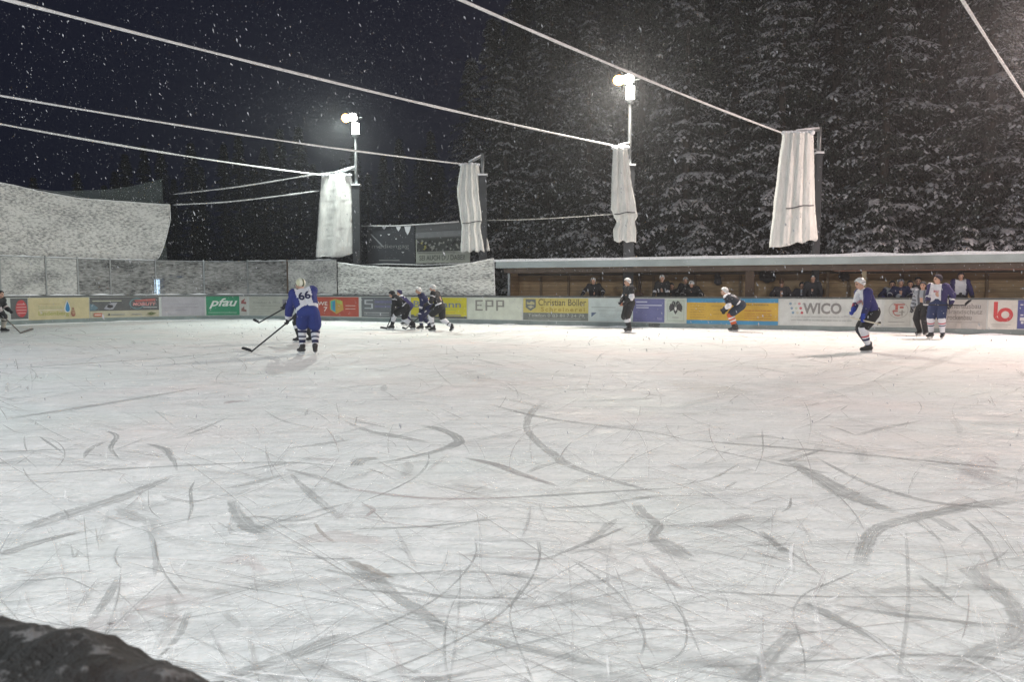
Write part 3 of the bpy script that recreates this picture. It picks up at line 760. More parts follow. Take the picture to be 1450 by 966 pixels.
# ---- folded nets ---------------------------------------------------------------
def cloth_mat():
    m,nt,b=nmat('frosted_net_cloth')
    n=noise_node(nt,5,5,.6,stretch=(3,3,.5)); n2=noise_node(nt,30,4,.7)
    c=mix_rgb(nt,ramp(nt,n,[(.35,0),(.65,1)]),(.66,.67,.65),(.80,.81,.79))
    c=mix_rgb(nt,ramp(nt,n2,[(.55,0),(.7,.6)]),c,(.84,.85,.85))
    nt.links.new(c,b.inputs['Base Color']); b.inputs['Roughness'].default_value=.85
    bump(nt,b,n2,.7,.03); return m
M['cloth']=cloth_mat()
def curtain(label,Y,prof,pleats,amp,seed,tie=None,tilt=0.0,thick=.35):
    r=random.Random(seed); cx=sum(a_[1]+a_[2] for a_ in prof)/(2*len(prof))
    top=at_depth(cx,prof[0][0],Y); root=thing('folded_net',label,'net',top,0,'folded nets hanging over the rink')
    NU,NV=72,60; vs=[]
    ph=[r.uniform(0,6.28) for _ in range(6)]
    def P(y):
        for a_,b_ in zip(prof,prof[1:]):
            if a_[0]<=y<=b_[0]:
                t=(y-a_[0])/(b_[0]-a_[0]); t=t*t*(3-2*t)*.5+t*.5
                return [a_[k]+(b_[k]-a_[k])*t for k in (1,2)]
        return prof[-1][1:3]
    y0,y1=prof[0][0],prof[-1][0]
    for j in range(NV+1):
        y=y0+(y1-y0)*j/NV; xl,xr=P(y)
        squeeze=1.0
        for i in range(NU):
            q=i/NU; front=q<.5; u=q*2 if front else 2-q*2
            x=xl+(xr-xl)*u
            dpt=math.sin(PI*u)**.5*thick*.5
            pl=amp*math.sin(pleats*2*PI*u+ph[0]+.6*math.sin(j/NV*3+ph[1]))+amp*.5*math.sin(pleats*4.3*PI*u+ph[2]+j*.05)+amp*(.2 if pleats<2 else .7)*noise.noise(Vector((u*7,j*.12,seed)))
            dd=(-dpt if front else dpt)+ (pl if front else pl*.6)*math.sin(PI*u)**.3
            yy=y + (tilt[0]+(tilt[1]-tilt[0])*u)*(j/NV if isinstance(tilt,tuple) and len(tilt)==2 else 1) if isinstance(tilt,tuple) else y
            if j==NV: yy+=1.6*math.sin(pleats*2*PI*u+ph[3])+r.uniform(-.8,.8)
            if j==0: yy+=r.uniform(-.8,.5)
            x+=.5*noise.noise(Vector((j*.35,u*3,seed)))+ (.35*noise.noise(Vector((j*1.1,seed,u*2))))
            p=at_depth(x,yy,Y+dd); vs.append(p)
    m=MB(); fs=[]
    for j in range(NV):
        for i in range(NU):
            i2=(i+1)%NU; fs.append((j*NU+i,(j+1)*NU+i,(j+1)*NU+i2,j*NU+i2))
    fs.append(tuple(range(NU))); fs.append(tuple(NV*NU+i for i in range(NU-1,-1,-1)))
    m.add(vs,fs,0,True); loc(m.build('cloth',M['cloth']),root)
    q=MB(); r2=random.Random(seed+5)
    for k in range(9):
        u=(k+.5)/9; x=prof[0][1]+(prof[0][2]-prof[0][1])*u
        q.ell(at_depth(x,y0-.2,Y-.02+r2.uniform(-.1,.1)),(.11,.13,.05+r2.uniform(0,.05)),nu=8,nv=6)
    loc(q.build('snow_clumps',M['snow']),root)
    if tie:
        yt,xl,xr,e=tie; q=MB()
        q.tube([at_depth(xl+(xr-xl)*k/8,yt+(e*k/8)+.8*math.sin(k),Y-thick*.5-amp-.05-.1*math.sin(PI*k/8)) for k in range(9)],.022,6)
        loc(q.build('tie_rope',M['dark']),root)
    return root
curtain('snowy net folded into two flat panels, hanging left of the left lamp post',35.0,[(248,455,498),(300,451,499),(364,447,500)],1.0,.07,3,tilt=(2,-4),thick=.45)
curtain('snowy net gathered in narrow pleats, hanging over the team photo banner',32.0,[(233,652,678),(270,647,684),(312,652,689),(320,654,686),(356,652,694)],4.0,.055,5,tie=(316,655,689,-3),thick=.4)
curtain('smallest snowy net tied near its bottom into a knot, hanging under the right lamp post',28.6,[(209,868,889),(250,866,893),(296,865,901),(306,869,903),(314,873,899),(326,868,901),(342,869,901)],2.5,.06,8,tie=(303,870,899,-3),thick=.42)
curtain('widest snowy net hanging like a flared curtain on the right',26.0,[(188,1108,1152),(240,1101,1153),(290,1095,1154),(345,1089,1158)],4.0,.05,11,tie=(295,1113,1152,-5),tilt=(6,-6),thick=.45)

# ---- cables ----------------------------------------------------------------------
def cable(label,pts,r_,mat=None,sag=0,n=30,ext=0,name='overhead_cable'):
    P=[Vector(p) for p in pts]
    if len(P)==2:
        a_,b_=P; b_=a_+(b_-a_)*(1+ext)
        P=[a_+(b_-a_)*(i/n)-Vector((0,0,sag*4*(i/n)*(1-i/n))) for i in range(n+1)]
    else: P=catmull([tuple(p) for p in P],10)
    m=MB(); m.tube(P,[r_*(1+.45*noise.noise(p*1.7)) for p in P],7)
    c=P[0]; o=m.build(name,mat or M['rope']); o.data.transform(Matrix.Translation(-c)); o.location=c
    tag(o,label,'cable','snow-covered cables over the rink'); return o
def zray(px,py,z): d=ray(px,py); t=(z-CAMH)/d.z; return Vector((0,0,CAMH))+d*t
def long_cable(label,a_,mid,end,zh,r_=.034):
    e=zray(*end,zh); a_=Vector(a_); b_=a_+(e-a_)*1.45
    # catenary through the measured middle point
    cable(label,[a_,b_],r_,sag=mid)
long_cable('thickest snowy cable crossing the sky from the top left corner to the small tied net',at_depth(868,206,28.6),.22,(45,-6),7.0,.032)
long_cable('snowy cable running from the top centre down to the widest folded net',at_depth(1108,188,26),.15,(672,-2),7.0,.030)
long_cable('snowy cable from the left edge to the pleated net, passing above the left folded net',at_depth(655,232,32),.25,(0,124),7.0,.034)
long_cable('lowest long snowy cable from the left edge down to the two-panel folded net',at_depth(457,248,35),.22,(0,167),7.0,.036)
long_cable('snowy cable cutting across the top right corner',zray(1456,144,6.9),.05,(1365,0),7.0,.030)
cable('short snowy rope from the left lamp post down to the big safety net',[at_depth(503,240,36),at_depth(440,248,35.6),at_depth(340,264,35.6),at_depth(245,275,36)],.032)
cable('lower short rope from the two-panel net to the corner of the big safety net',[at_depth(452,270,35.2),at_depth(400,277,35.4),at_depth(320,286,35.6),at_depth(245,290,35.7)],.034)
cable('thin dark rope between the pleated net and the small tied net',[at_depth(688,312,32),at_depth(740,311,31),at_depth(800,308,29.8),at_depth(872,303,28.6)],.018,M['thinrope'])
cable('thin level wire above the glass panels near the blue lit doorway',[at_depth(222,372,36),at_depth(300,372,36.6),at_depth(352,371,36.8)],.012,M['thinrope'])
cable('thin cable rising to the left of the big net',[at_depth(-20,170+92,34.5),at_depth(60,269,34.8),at_depth(120,280,35)],.02)

# ---- two banners behind the low net ---------------------------------------------
def flat_ad(label,pA,pB,zA0,zA1,zB0,zB1,bg):
    pA=Vector(pA); pB=Vector(pB); n=(pB-pA).normalized(); n=Vector((n.y,-n.x,0))
    def to3(u,v,l):
        p=pA+(pB-pA)*u; z0=zA0+(zB0-zA0)*u; z1=zA1+(zB1-zA1)*u
        return Vector((p.x,p.y,z0+(z1-z0)*v))+n*l
    return Ad('advertising_banner',label,to3,bg,((pA+pB)/2),'banner','banners hung above the boards',nseg=6)
def gxy(px,Y): p=at_depth(px,410,Y); return (p.x,p.y,0)
def zz(px,py,Y): return at_depth(px,py,Y).z
Ya,Yb,Yc=36.0,35.0,34.0
x=flat_ad('dark slate banner with thin grey lettering and snow clumps along its top edge',gxy(521,Ya),gxy(588,Yb),zz(521,373,Ya),zz(521,321,Ya),zz(588,373.5,Yb),zz(588,319,Yb),C(.05,.055,.065))
x.text('mediengag',.10,.88,.38,.52,C(.30,.31,.31),-.008); x.rects([(.25,.68,.07,.10)],C(.25,.26,.26)); 
x.poly([(.07,.79),(.10,.80),(.36,.45),(.33,.44)],C(.30,.32,.34),'stroke')
sn=[(.37,.98,.05,.07),(.67,.97,.06,.12),(.86,.93,.07,.18),(.30,.76,.02,.025),(.47,.78,.03,.03),(.62,.66,.02,.025),(.76,.3,.03,.02)]
for (u,v,w,h) in sn: x.poly([(u-w,v+h*.3),(u-w*.6,v-h*.5),(u,v-h),(u+w*.6,v-h*.4),(u+w,v+h*.3)],M['snow'],'snow_clump')
x=flat_ad('banner with a dark crowd photo above the words SEI AUCH DU DABEI!',gxy(589.5,Yb),gxy(666,Yc),zz(589,373,Yb),zz(589,319,Yb),zz(666,372,Yc),zz(666,314,Yc),C(.13,.135,.14))
x.rects([(0,1,0,.62)],C(.40,.42,.37),'pale_panel'); x.rects([(.02,.92,.30,.64)],C(.06,.065,.06),'photo_panel')
rr=random.Random(3)
for c_ in (C(.20,.21,.20),C(.32,.33,.30),C(.02,.02,.02),C(.35,.33,.08)):
    for k in range(16 if c_ is not C(.35,.33,.08) else 4):
        u=rr.uniform(.04,.90); v=rr.uniform(.33,.60); 
        if c_ is C(.35,.33,.08): u=rr.uniform(.13,.22)
        x.poly([(u+rr.uniform(.008,.03)*math.cos(q_),v+rr.uniform(.015,.05)*math.sin(q_)) for q_ in (0,1,2,3,4,5)],c_,'figure_print')
x.rects([(.02,.98,.66,.80)],C(.20,.21,.22)); x.text('SEI AUCH DU DABEI!',.09,.93,.07,.20,C(.11,.12,.11),.012)
x.rects([(.06,.75,.25,.275)],C(.22,.23,.21))
a=MB(); a.tube([Vector(gxy(513,Ya))+Vector((0,0,zz(513,320,Ya))),Vector(gxy(560,35.4))+Vector((0,0,zz(560,320,35.4))),Vector(gxy(600,34.8))+Vector((0,0,zz(600,317.5,34.8))),Vector(gxy(650,34.2))+Vector((0,0,zz(650,314,34.2)))],.035,6)
o=a.build('banner_rope',M['rope']); tag(o,'snow-covered rope along the top of the two banners above the boards','rope')
a=MB(); a.tube([Vector(gxy(507,Ya))+Vector((0,0,zz(507,375,Ya))),Vector(gxy(548,35.6))+Vector((0,0,zz(548,374,35.6))),Vector(gxy(600,34.8))+Vector((0,0,zz(600,375.5,34.8))),Vector(gxy(700,33.5))+Vector((0,0,zz(700,371.5,33.5)))],.03,6)
o=a.build('banner_rail',M['rope']); tag(o,'snowy bottom rail below the two banners above the boards','rail')

# ---- players shelter --------------------------------------------------------------
M['plank']=None
def plank_mat(name,c1,c2,sc_):
    m,nt,b=nmat(name)
    tc=nt.nodes.new('ShaderNodeTexCoord'); sp=nt.nodes.new('ShaderNodeSeparateXYZ'); nt.links.new(tc.outputs['Object'],sp.inputs[0])
    z=mth2(nt,'MULTIPLY',sp.outputs[2],sc_); fr=mth2(nt,'FRACT',z,0); fl=mth2(nt,'FLOOR',z,0)
    wn=nt.nodes.new('ShaderNodeTexWhiteNoise'); wn.noise_dimensions='1D'; nt.links.new(fl,wn.inputs['W'])
    n=noise_node(nt,6,5,.6,stretch=(.5,.5,6))
    c=mix_rgb(nt,wn.outputs[0],c1,c2)
    c=mix_rgb(nt,ramp(nt,n,[(.35,.45),(.65,0)]),c,tuple(q*.5 for q in c1))
    c=mix_rgb(nt,ramp(nt,fr,[(.0,1),(.06,0),(.94,0),(1,1)]),c,tuple(q*.25 for q in c1))
    nt.links.new(c,b.inputs['Base Color']); b.inputs['Roughness'].default_value=.8
    bump(nt,b,n,.3,.01); return m
def mth2(nt,op,a_,b_):
    q=nt.nodes.new('ShaderNodeMath'); q.operation=op
    for i,v in enumerate((a_,b_)):
        if isinstance(v,bpy.types.NodeSocket): nt.links.new(v,q.inputs[i])
        else: q.inputs[i].default_value=v
    return q.outputs[0]
M['plank']=plank_mat('wall_planks',(.38,.25,.135),(.50,.345,.19),6.5)
M['ply']=pm('plywood',(.38,.27,.16),.7,.2,2,.1)
M['fascia']=pm('sheet_metal_fascia',(.36,.41,.41),.4,.2,1.5,.05,metal=.3)
M['under']=pm('dark_roof_timber',(.10,.075,.06),.8,.4,3,.3)
sh=thing('players_shelter','long low timber players shelter with plank walls and a snow-covered metal roof behind the boards','shelter',PS(spx(1060),1.2,0))
s0=spx(703,.2); s1=SX1
FL=.30
a=MB(); strip(a,s0,s1,.12,.16,2.34,2.60,step=1); loc(a.build('fascia',M['fascia']),sh)
a=MB(); strip(a,s0,s1,.165,3.3,2.52,2.60,step=1); rf=loc(a.build('roof',M['under']),sh)
a=MB(); strip(a,s0-.05,s1,.09,3.4,2.603,2.63,step=.25,zf=lambda s:.07+.05*noise.noise(Vector((s*.7,3,0))))
so=a.build('snow_cover',M['snow']); so.parent=rf
a=MB(); strip(a,s0+.3,s1,1.95,2.01,FL,2.52,step=1); loc(a.build('back_wall',M['plank']),sh)
a=MB(); strip(a,s0+.3,s1,.30,.42,2.14,2.33,step=1); loc(a.build('front_beam',M['under']),sh)
a=MB(); strip(a,s0+.3,s1,1.86,1.945,2.04,2.14,step=1); loc(a.build('rear_beam',M['under']),sh)
a=MB(); strip(a,s0+.3,s1,.13,2.5,FL-.06,FL,step=1); loc(a.build('floor',M['wood']),sh)
a=MB(); strip(a,s0+1.0,s1,1.45,1.80,.72,.77,step=1); loc(a.build('bench',M['wood']),sh)
def post(px,off,w,z0,z1,mat,name='post'):
    s=spx(px,off); p=PS(s,off); tg=tang(s); nn=Vector((-tg.y,tg.x,0)); a=MB()
    a.obox(Vector((p.x,p.y,(z0+z1)/2)),tg*w/2,nn*w/2,Vector((0,0,(z1-z0)/2)))
    return loc(a.build(name,mat),sh)
post(721,.5,.09,0,2.5,M['steel']); post(730,1.86,.12,FL,2.02,M['wood'])
for px_ in (766,805,849,925,984,1047,1200,1276,1330,1396): post(px_,1.9,.09,FL,2.02,C(.22,.15,.09,rough=.8))
post(1061,.62,.30,0,2.3,M['wood']); post(1222,.6,.14,0,2.3,C(.30,.26,.18,rough=.8)); post(905,1.5,.10,FL,2.02,M['wood'])
post(1171,1.6,.10,FL,2.1,C(.2,.15,.1,rough=.8))
s_a,s_b=spx(1103,1.85),spx(1146,1.85); a=MB(); strip(a,s_a,s_b,1.90,1.94,FL,2.15,step=1); loc(a.build('plywood_door',M['ply']),sh)
s_a=s0+.26; a=MB(); p0=PS(s_a,1.0); p1=PS(s_a,2.0); tg=tang(s_a)*.03
a.obox(Vector(((p0.x+p1.x)/2,(p0.y+p1.y)/2,1.35)),tg,(p1-p0)/2,Vector((0,0,1.1))); loc(a.build('side_wall',M['plank']),sh)
# light strip rail under the roof
a=MB(); s_=spx(1180,.5); strip(a,s_,s1,.50,.54,2.10,2.13,step=1); loc(a.build('hanging_rail',C(.30,.16,.12)),sh)

# ---- small lit hut behind the glass ------------------------------------------------
hp=at_depth(226,410,40.5); hp.z=0
hut=thing('site_hut','small hut with a blue-white lit doorway seen through the glass panels','hut',hp,0)
a=MB(); a.box(-.4,2.6,0,2.5,0,2.3); a.build('wall',C(.10,.12,.15),hut)
a=MB(); a.box(-.55,2.8,-.3,2.6,2.302,2.42); a.build('roof',M['dark'],hut)
a=MB(); a.box(-.26,.02,-.03,-.003,.3,2.0); a.build('lit_doorway',emis('cold_tube_light',(.55,.78,1),9),hut)
a=MB(); a.box(.05,.10,-.05,-.004,.3,2.1); a.box(.16,.22,-.05,-.004,.3,2.1); a.box(-.34,1.5,-.06,-.006,2.105,2.17); a.build('door_frame',emis('blue_glow_frame',(.05,.16,.42),.7),hut)  # frame glows faintly by itself, standing in for blue doorway light on it

# ---- foreground padded rail --------------------------------------------------------
m,nt,b=nmat('dark_wet_padding')
n=noise_node(nt,7,4,.6); n2=noise_node(nt,30,4,.65)
c=mix_rgb(nt,ramp(nt,n,[(.35,0),(.7,1)]),(.004,.0034,.003),(.024,.020,.020)); c=mix_rgb(nt,ramp(nt,n2,[(.56,0),(.64,.7)]),c,(.15,.145,.15))
nt.links.new(c,b.inputs['Base Color']); b.inputs['Roughness'].default_value=.8; bump(nt,b,n2,1,.02)
Yf=.85
sil=[(-200,915),(-110,897),(-30,891),(5,892),(35,899),(75,914),(125,934),(172,953),(198,966),(240,986),(300,1015),(370,1060)]
a=MB(); pts=[]; rad=[]
for i,(px_,py_) in enumerate(sil):
    r_=.12
    p=at_depth(px_,py_,Yf-.02*i+.1); pts.append(p-Vector((-.03,0,1)).normalized()*-1*r_*0-Vector((0,0,r_*1.02))); rad.append(r_)
PP=catmull([tuple(p) for p in pts],8)
a.tube(PP,[.12+.0035*noise.noise(p*18) for p in PP],28)
o=a.build('padded_rail',m); 
me=o.data
for v in me.vertices:
    nz=noise.noise(v.co*13)*.013+noise.noise(v.co*40)*.008; v.co+=v.normal*nz
tag(o,'dark blurred padded rail flecked with snow in the bottom left corner','rail')
# ---- people ---------------------------------------------------------------------
def remesh(mb, vox, smooth_it=2):
    me=mb.mesh('tmp',[]) if False else None
    me=bpy.data.meshes.new('tmp'); me.from_pydata(mb.v,[],mb.f); me.update()
    o=bpy.data.objects.new('tmp',me); COL.objects.link(o)
    md=o.modifiers.new('r','REMESH'); md.mode='VOXEL'; md.voxel_size=vox; md.use_smooth_shade=True
    if smooth_it:
        sm=o.modifiers.new('s','SMOOTH'); sm.iterations=smooth_it; sm.factor=.5
    dg=bpy.context.evaluated_depsgraph_get(); out=bpy.data.meshes.new_from_object(o.evaluated_get(dg))
    bpy.data.objects.remove(o); bpy.data.meshes.remove(me); return out
def paint(me, mats, fn):
    me.materials.clear()
    for m_ in mats: me.materials.append(m_)
    if len(mats)>1:
        idx=[fn(p.center,p.normal) for p in me.polygons]; me.polygons.foreach_set('material_index',idx)
    me.update(); return me
def wrinkle(me,amt,sc_=7,seed=0):
    out=[]
    for v,nv in zip(me.vertices,[w_.vector.copy() for w_ in me.vertex_normals]):
        n=noise.noise(Vector((v.co.x*sc_+seed,v.co.y*sc_,v.co.z*sc_*.7)))+.5*noise.noise(v.co*sc_*2.3)
        out.extend(v.co+nv*amt*n)
    me.vertices.foreach_set('co',out); me.update()
def ik(a,c,l1,l2,hint):
    a=Vector(a);c=Vector(c); d=c-a; L=d.length; mx_=(l1+l2)*.995
    if L>mx_: c=a+d*(mx_/L); d=c-a; L=mx_
    t=d/L; x=(l1*l1-l2*l2+L*L)/(2*L); h=math.sqrt(max(l1*l1-x*x,1e-6))
    hh=Vector(hint); hh=(hh-t*hh.dot(t)).normalized()
    return a+t*x+hh*h, c
def fab(*c): return C(*c,rough=.85)
SKIN=pm('skin',(.50,.30,.22),.6,.1,8,.0); EYE=C(.03,.025,.02); LIP=C(.33,.14,.11)
HELW=C(.66,.68,.68,rough=.3); BLKF=fab(.018,.019,.022); NAVY=fab(.015,.02,.07); ROYAL=fab(.022,.032,.17); PURP=fab(.030,.025,.10)
WHTF=fab(.66,.67,.72); GRYF=fab(.30,.33,.37); BOOT=C(.02,.02,.022,rough=.4); BLADE=C(.5,.52,.54,rough=.25); GLV=fab(.03,.03,.035)
def person(label,pos,phi,pose,fit,s=1.0,group='ice hockey players on the rink',seed=0,numb=None,detail=.016):
    """local frame: x forward, y left, z up. pose: hip (x,z), lean, side, feetL/R (x,y,z,toe yaw), handL/R, head yaw/pitch"""
    root=thing('person',label,'person',pos,math.radians(phi),group)
    g=lambda k,d=None: pose.get(k,d)
    hx,hz=g('hip',(0,.93)); lean=math.radians(g('lean',12)); side=math.radians(g('side',0)); tw=math.radians(g('twist',0))
    up=Vector((math.sin(lean)*math.cos(side),math.sin(side),math.cos(lean)*math.cos(side))).normalized()
    hip=Vector((hx,0,hz))*s if s!=1 else Vector((hx,0,hz))
    lat=Vector((-math.sin(tw),math.cos(tw),0)); lat=(lat-up*lat.dot(up)).normalized(); fwd=lat.cross(up).normalized()
    hlat=Vector((0,1,0))
    chest=hip+up*.36*s; neck=hip+up*.52*s; sh=hip+up*.475*s
    shL=sh+lat*.185*s; shR=sh-lat*.185*s
    hy=math.radians(g('hyaw',0)); hp_=math.radians(g('hpitch',0))
    hf=(Matrix.Rotation(hy,3,'Z')@Vector((math.cos(hp_),0,-math.sin(hp_)))).normalized()
    hup=(Vector((0,0,1))-hf*hf.z).normalized()*.75+up*.25; hup=(hup-hf*hup.dot(hf)).normalized(); hl=hup.cross(hf).normalized()
    head=neck+up*.055*s+hup*.12*s+hf*.03*s
    HM=Matrix((hf,hl,hup)).transposed()
    elb={};hnd={};arms={}
    for k,S_,sg in (('L',shL,1),('R',shR,-1)):
        tgt=g('hand'+k,(.05,sg*.30,.80)); tgt=Vector(tgt)*s if not isinstance(tgt,Vector) else tgt
        e,h=ik(S_,tgt,.29*s,.28*s,g('elb'+k,(-.7,sg*.8,-.35))); elb[k]=e; hnd[k]=h
    knee={};ank={};yaw={}; hipj={}
    for k,sg in (('L',1),('R',-1)):
        f=g('foot'+k,(0,sg*.13,0,0)); hj=hip+hlat*.10*sg*s-Vector((0,0,.03)); hipj[k]=hj
        a_=Vector((f[0],f[1],f[2]+.155))*1.0
        a_=Vector((f[0]*s,f[1]*s,(f[2]+.155)*s))
        kn,an=ik(hj,a_,.425*s,.42*s,g('kn'+k,(1,sg*.12,.1))); knee[k]=kn; ank[k]=an; yaw[k]=math.radians(f[3] if len(f)>3 else 0)
    # body (one continuous surface)
    b=MB(); r=lambda q:q*s
    b.cap(hip,chest,r(.12),r(.13)); b.cap(hip+lat*.05*s,chest+lat*.08*s,r(.10),r(.11)); b.cap(hip-lat*.05*s,chest-lat*.08*s,r(.10),r(.11))
    b.cap(shL,shR,r(.075),r(.075)); b.cap(neck-up*.03*s,head-hup*.03*s,r(.055),r(.052))
    b.ell(head,(r(.093),r(.074),r(.112)),HM,16,12); b.ell(head+hf*.03*s-hup*.06*s,(r(.06),r(.052),r(.055)),HM)
    b.cap(head+hf*.088*s-hup*.002*s,head+hf*.108*s-hup*.028*s,r(.009),r(.014)); b.cap(head+hf*.076*s+hl*.03*s+hup*.022*s,head+hf*.076*s-hl*.03*s+hup*.022*s,r(.013),r(.013))
    b.cap(head+hf*.082*s+hl*.018*s-hup*.058*s,head+hf*.082*s-hl*.018*s-hup*.058*s,r(.010),r(.010))
    for sg in(1,-1): b.ell(head+hl*.076*s*sg-hf*.005*s,(r(.02),r(.012),r(.032)),HM)
    for k in 'LR':
        b.cap(shL if k=='L' else shR,elb[k],r(.052),r(.043)); b.cap(elb[k],hnd[k],r(.043),r(.03))
        b.cap(hipj[k],knee[k],r(.085),r(.06)); b.cap(knee[k],ank[k],r(.06),r(.042))
    gl={}
    for k,sg in (('L',1),('R',-1)):
        d=(hnd[k]-elb[k]).normalized(); out=g('grip'+k); sp=Vector(out).normalized() if out else (Vector((0,0,-1))-d*d.dot(Vector((0,0,-1))))
        if sp.length<.2: sp=fwd
        sp.normalize(); w_=d.cross(sp).normalized()
        palm=hnd[k]+d*.045*s; bb=MB(); bb.ell(palm,(r(.055),r(.045),r(.032)),Matrix((d,sp,w_)).transposed())
        bb.cap(hnd[k]-d*.05*s,hnd[k]+d*.01*s,r(.06),r(.05))
        for q in range(4):
            o_=sp*(.034-.023*q)*s; L_=(.044,.05,.047,.036)[q]*s; b0=palm+d*.035*s+o_; b1=b0+d*L_*.7+w_*.012*sg*s; b2=b1+w_*.034*sg*s-d*.012*s
            bb.cap(b0,b1,r(.0145),r(.0135),6); bb.cap(b1,b2,r(.0135),r(.012),6)
            b.cap(hnd[k]+d*.03*s+o_*.8,b1-d*.01,r(.009),r(.008),6)
        t0=palm+sp*.03*s-d*.01*s; t1=t0+sp*.03*s+d*.03*s; t2=t1+w_*.03*sg*s+d*.01*s
        bb.cap(t0,t1,r(.017),r(.015),6); bb.cap(t1,t2,r(.015),r(.013),6); b.ell(palm,(r(.04),r(.032),r(.016)),Matrix((d,sp,w_)).transposed())
        gl[k]=bb
    bm_=remesh(b,.0125,1)
    def facep(c,n):
        v=HM.transposed()@(c-head)
        if v.x>.05*s and abs(v.z-.004*s)<.012*s and .018*s<abs(v.y)<.045*s: return 1
        if v.x>.07*s and abs(v.z+.058*s)<.009*s and abs(v.y)<.026*s: return 2
        return 0
    link(bpy.data.objects.new('body',paint(bm_,[SKIN,EYE,LIP],facep)),root)
    # jersey
    J=MB(); pad=fit.get('pad',1.0)
    for q in (-.10,-.04,.04,.10): J.cap(hip+lat*q*s+up*(fit.get('hem',.0)+.02)*s,chest+lat*q*1.25*s,r(.125*pad),r(.13*pad))
    J.cap(shL-up*.01*s,shR-up*.01*s,r(.098*pad),r(.098*pad)); J.cap(chest,neck-up*.02*s,r(.14*pad),r(.085))
    for k,S_ in (('L',shL),('R',shR)):
        J.ell(S_,(r(.115*pad),)*3); J.cap(S_,elb[k],r(.098*pad),r(.082*pad)); J.cap(elb[k],elb[k]+(hnd[k]-elb[k])*.86,r(.085*pad),r(.062*pad))
    jm=remesh(J,detail,2); wrinkle(jm,.014*s,7,seed)
    jf=fit.get('jfn') or (lambda f,l,u,arm,a: 0)
    def jp(c,n):
        v=c-hip; u_=v.dot(up)/s; l_=v.dot(lat)/s; f_=v.dot(fwd)/s
        # distance to arms decides sleeve or torso
        best=9; at_=0
        for k,S_ in (('L',shL),('R',shR)):
            for (A,B,o_) in ((S_,elb[k],0),(elb[k],hnd[k],1)):
                d=B-A; t=max(0,min(1,(c-A).dot(d)/d.dot(d))); dd=(c-A-d*t).length
                if dd<best: best=dd; at_=o_+t; side_=1 if k=='L' else -1
        tor=abs(l_)<.15 and -.2<u_<.52
        arm=(best<.112*s*pad and not (abs(l_)<.17 and best>.07*s) )
        return jf(f_,l_,u_,side_ if arm else 0,at_)
    paint(jm,fit['jersey'],jp); jo=link(bpy.data.objects.new('jersey',jm),root)
    # number on the back or chest
    if numb:
        txt,mat_,w_,h_,sgn,uo,lo_=numb
        bv=BVHTree.FromPolygons([v.co for v in jm.vertices],[tuple(p.vertices) for p in jm.polygons])
        vs,fs=text_mesh(txt,.03)
        # refine the glyph faces so they can follow the cloth
        tm=bmesh.new(); bvs=[tm.verts.new((x_,y_,0)) for x_,y_ in vs]
        for f_ in fs:
            try: tm.faces.new([bvs[i] for i in f_])
            except ValueError: pass
        bmesh.ops.triangulate(tm,faces=tm.faces[:]); bmesh.ops.subdivide_edges(tm,edges=[e for e in tm.edges if e.calc_length()>.12],cuts=2,use_grid_fill=True)
        bmesh.ops.triangulate(tm,faces=tm.faces[:])
        q=MB(); pts=[]
        for v in tm.verts:
            off=(.5-v.co.x if sgn<0 else v.co.x-.5)*w_
            o_=hip+up*(uo+(v.co.y-.5)*h_)*s+ (lat*off if sgn<0 else lat*off)*s + lat*lo_*s
            src=o_+fwd*sgn*.6*s; hit=bv.ray_cast(src,-fwd*sgn)
            p=hit[0]+fwd*sgn*.008 if hit[0] is not None and abs((hit[0]-src).length)<.75 else o_+fwd*sgn*.15*s
            pts.append(p)
        tm.verts.index_update()
        q.add(pts,[tuple(v.index for v in f_.verts) for f_ in tm.faces]); tm.free()
        link(bpy.data.objects.new('number',q.mesh('number',mat_)),root)
    # shorts
    if fit.get('shorts') is not None:
        Pn=MB(); Pn.cap(hip+hlat*.07*s,hip-hlat*.07*s,r(.155),r(.155)); Pn.cap(hip,hip+up*.1*s,r(.15),r(.14))
        kk=fit.get('shortlen',.86)
        for k in 'LR': Pn.cap(hipj[k],hipj[k]+(knee[k]-hipj[k])*kk,r(.145),r(fit.get('shortw',.122)))
        if fit.get('long'):
            for k in 'LR': Pn.cap(knee[k],ank[k],r(.095),r(.075)); Pn.cap(hipj[k],knee[k],r(.11),r(.095))
        pmh=remesh(Pn,detail,2); wrinkle(pmh,.012*s,6,seed+3); paint(pmh,[fit['shorts']],None); link(bpy.data.objects.new('trousers' if fit.get('long') else 'hockey_shorts',pmh),root)
    # socks with bands
    if fit.get('socks'):
        base,band,bands=fit['socks'][:3]
        for k in 'LR':
            A=knee[k]-(ank[k]-knee[k])*.12; B=knee[k]+(ank[k]-knee[k])*.93; q=MB(); N=26; P=[A+(B-A)*i/N for i in range(N+1)]
            fr=[(0,.095),(.15,.102),(.45,.088),(.7,.074),(1,.062)]
            def rr_(t):
                for (a0,b0),(a1,b1) in zip(fr,fr[1:]):
                    if a0<=t<=a1: return b0+(b1-b0)*(t-a0)/(a1-a0)
                return fr[-1][1]
            q.tube(P,[r(rr_(i/N)) for i in range(N+1)],14)
            base_k=fit.get('sock'+k,base)
            mlist=[base_k,band]; 
            if len(fit['socks'])>3: mlist.append(fit['socks'][3])
            idx=[]
            for fi in range(len(q.f)):
                ring_=fi//14; t=(ring_+.5)/N; mi=0
                for (t0,t1,m__) in bands:
                    if t0<=t<t1: mi=m__
                idx.append(mi if ring_<N and not(fit.get('sock'+k)) else 0)
            q.m=idx; q.build('sock',mlist,root)
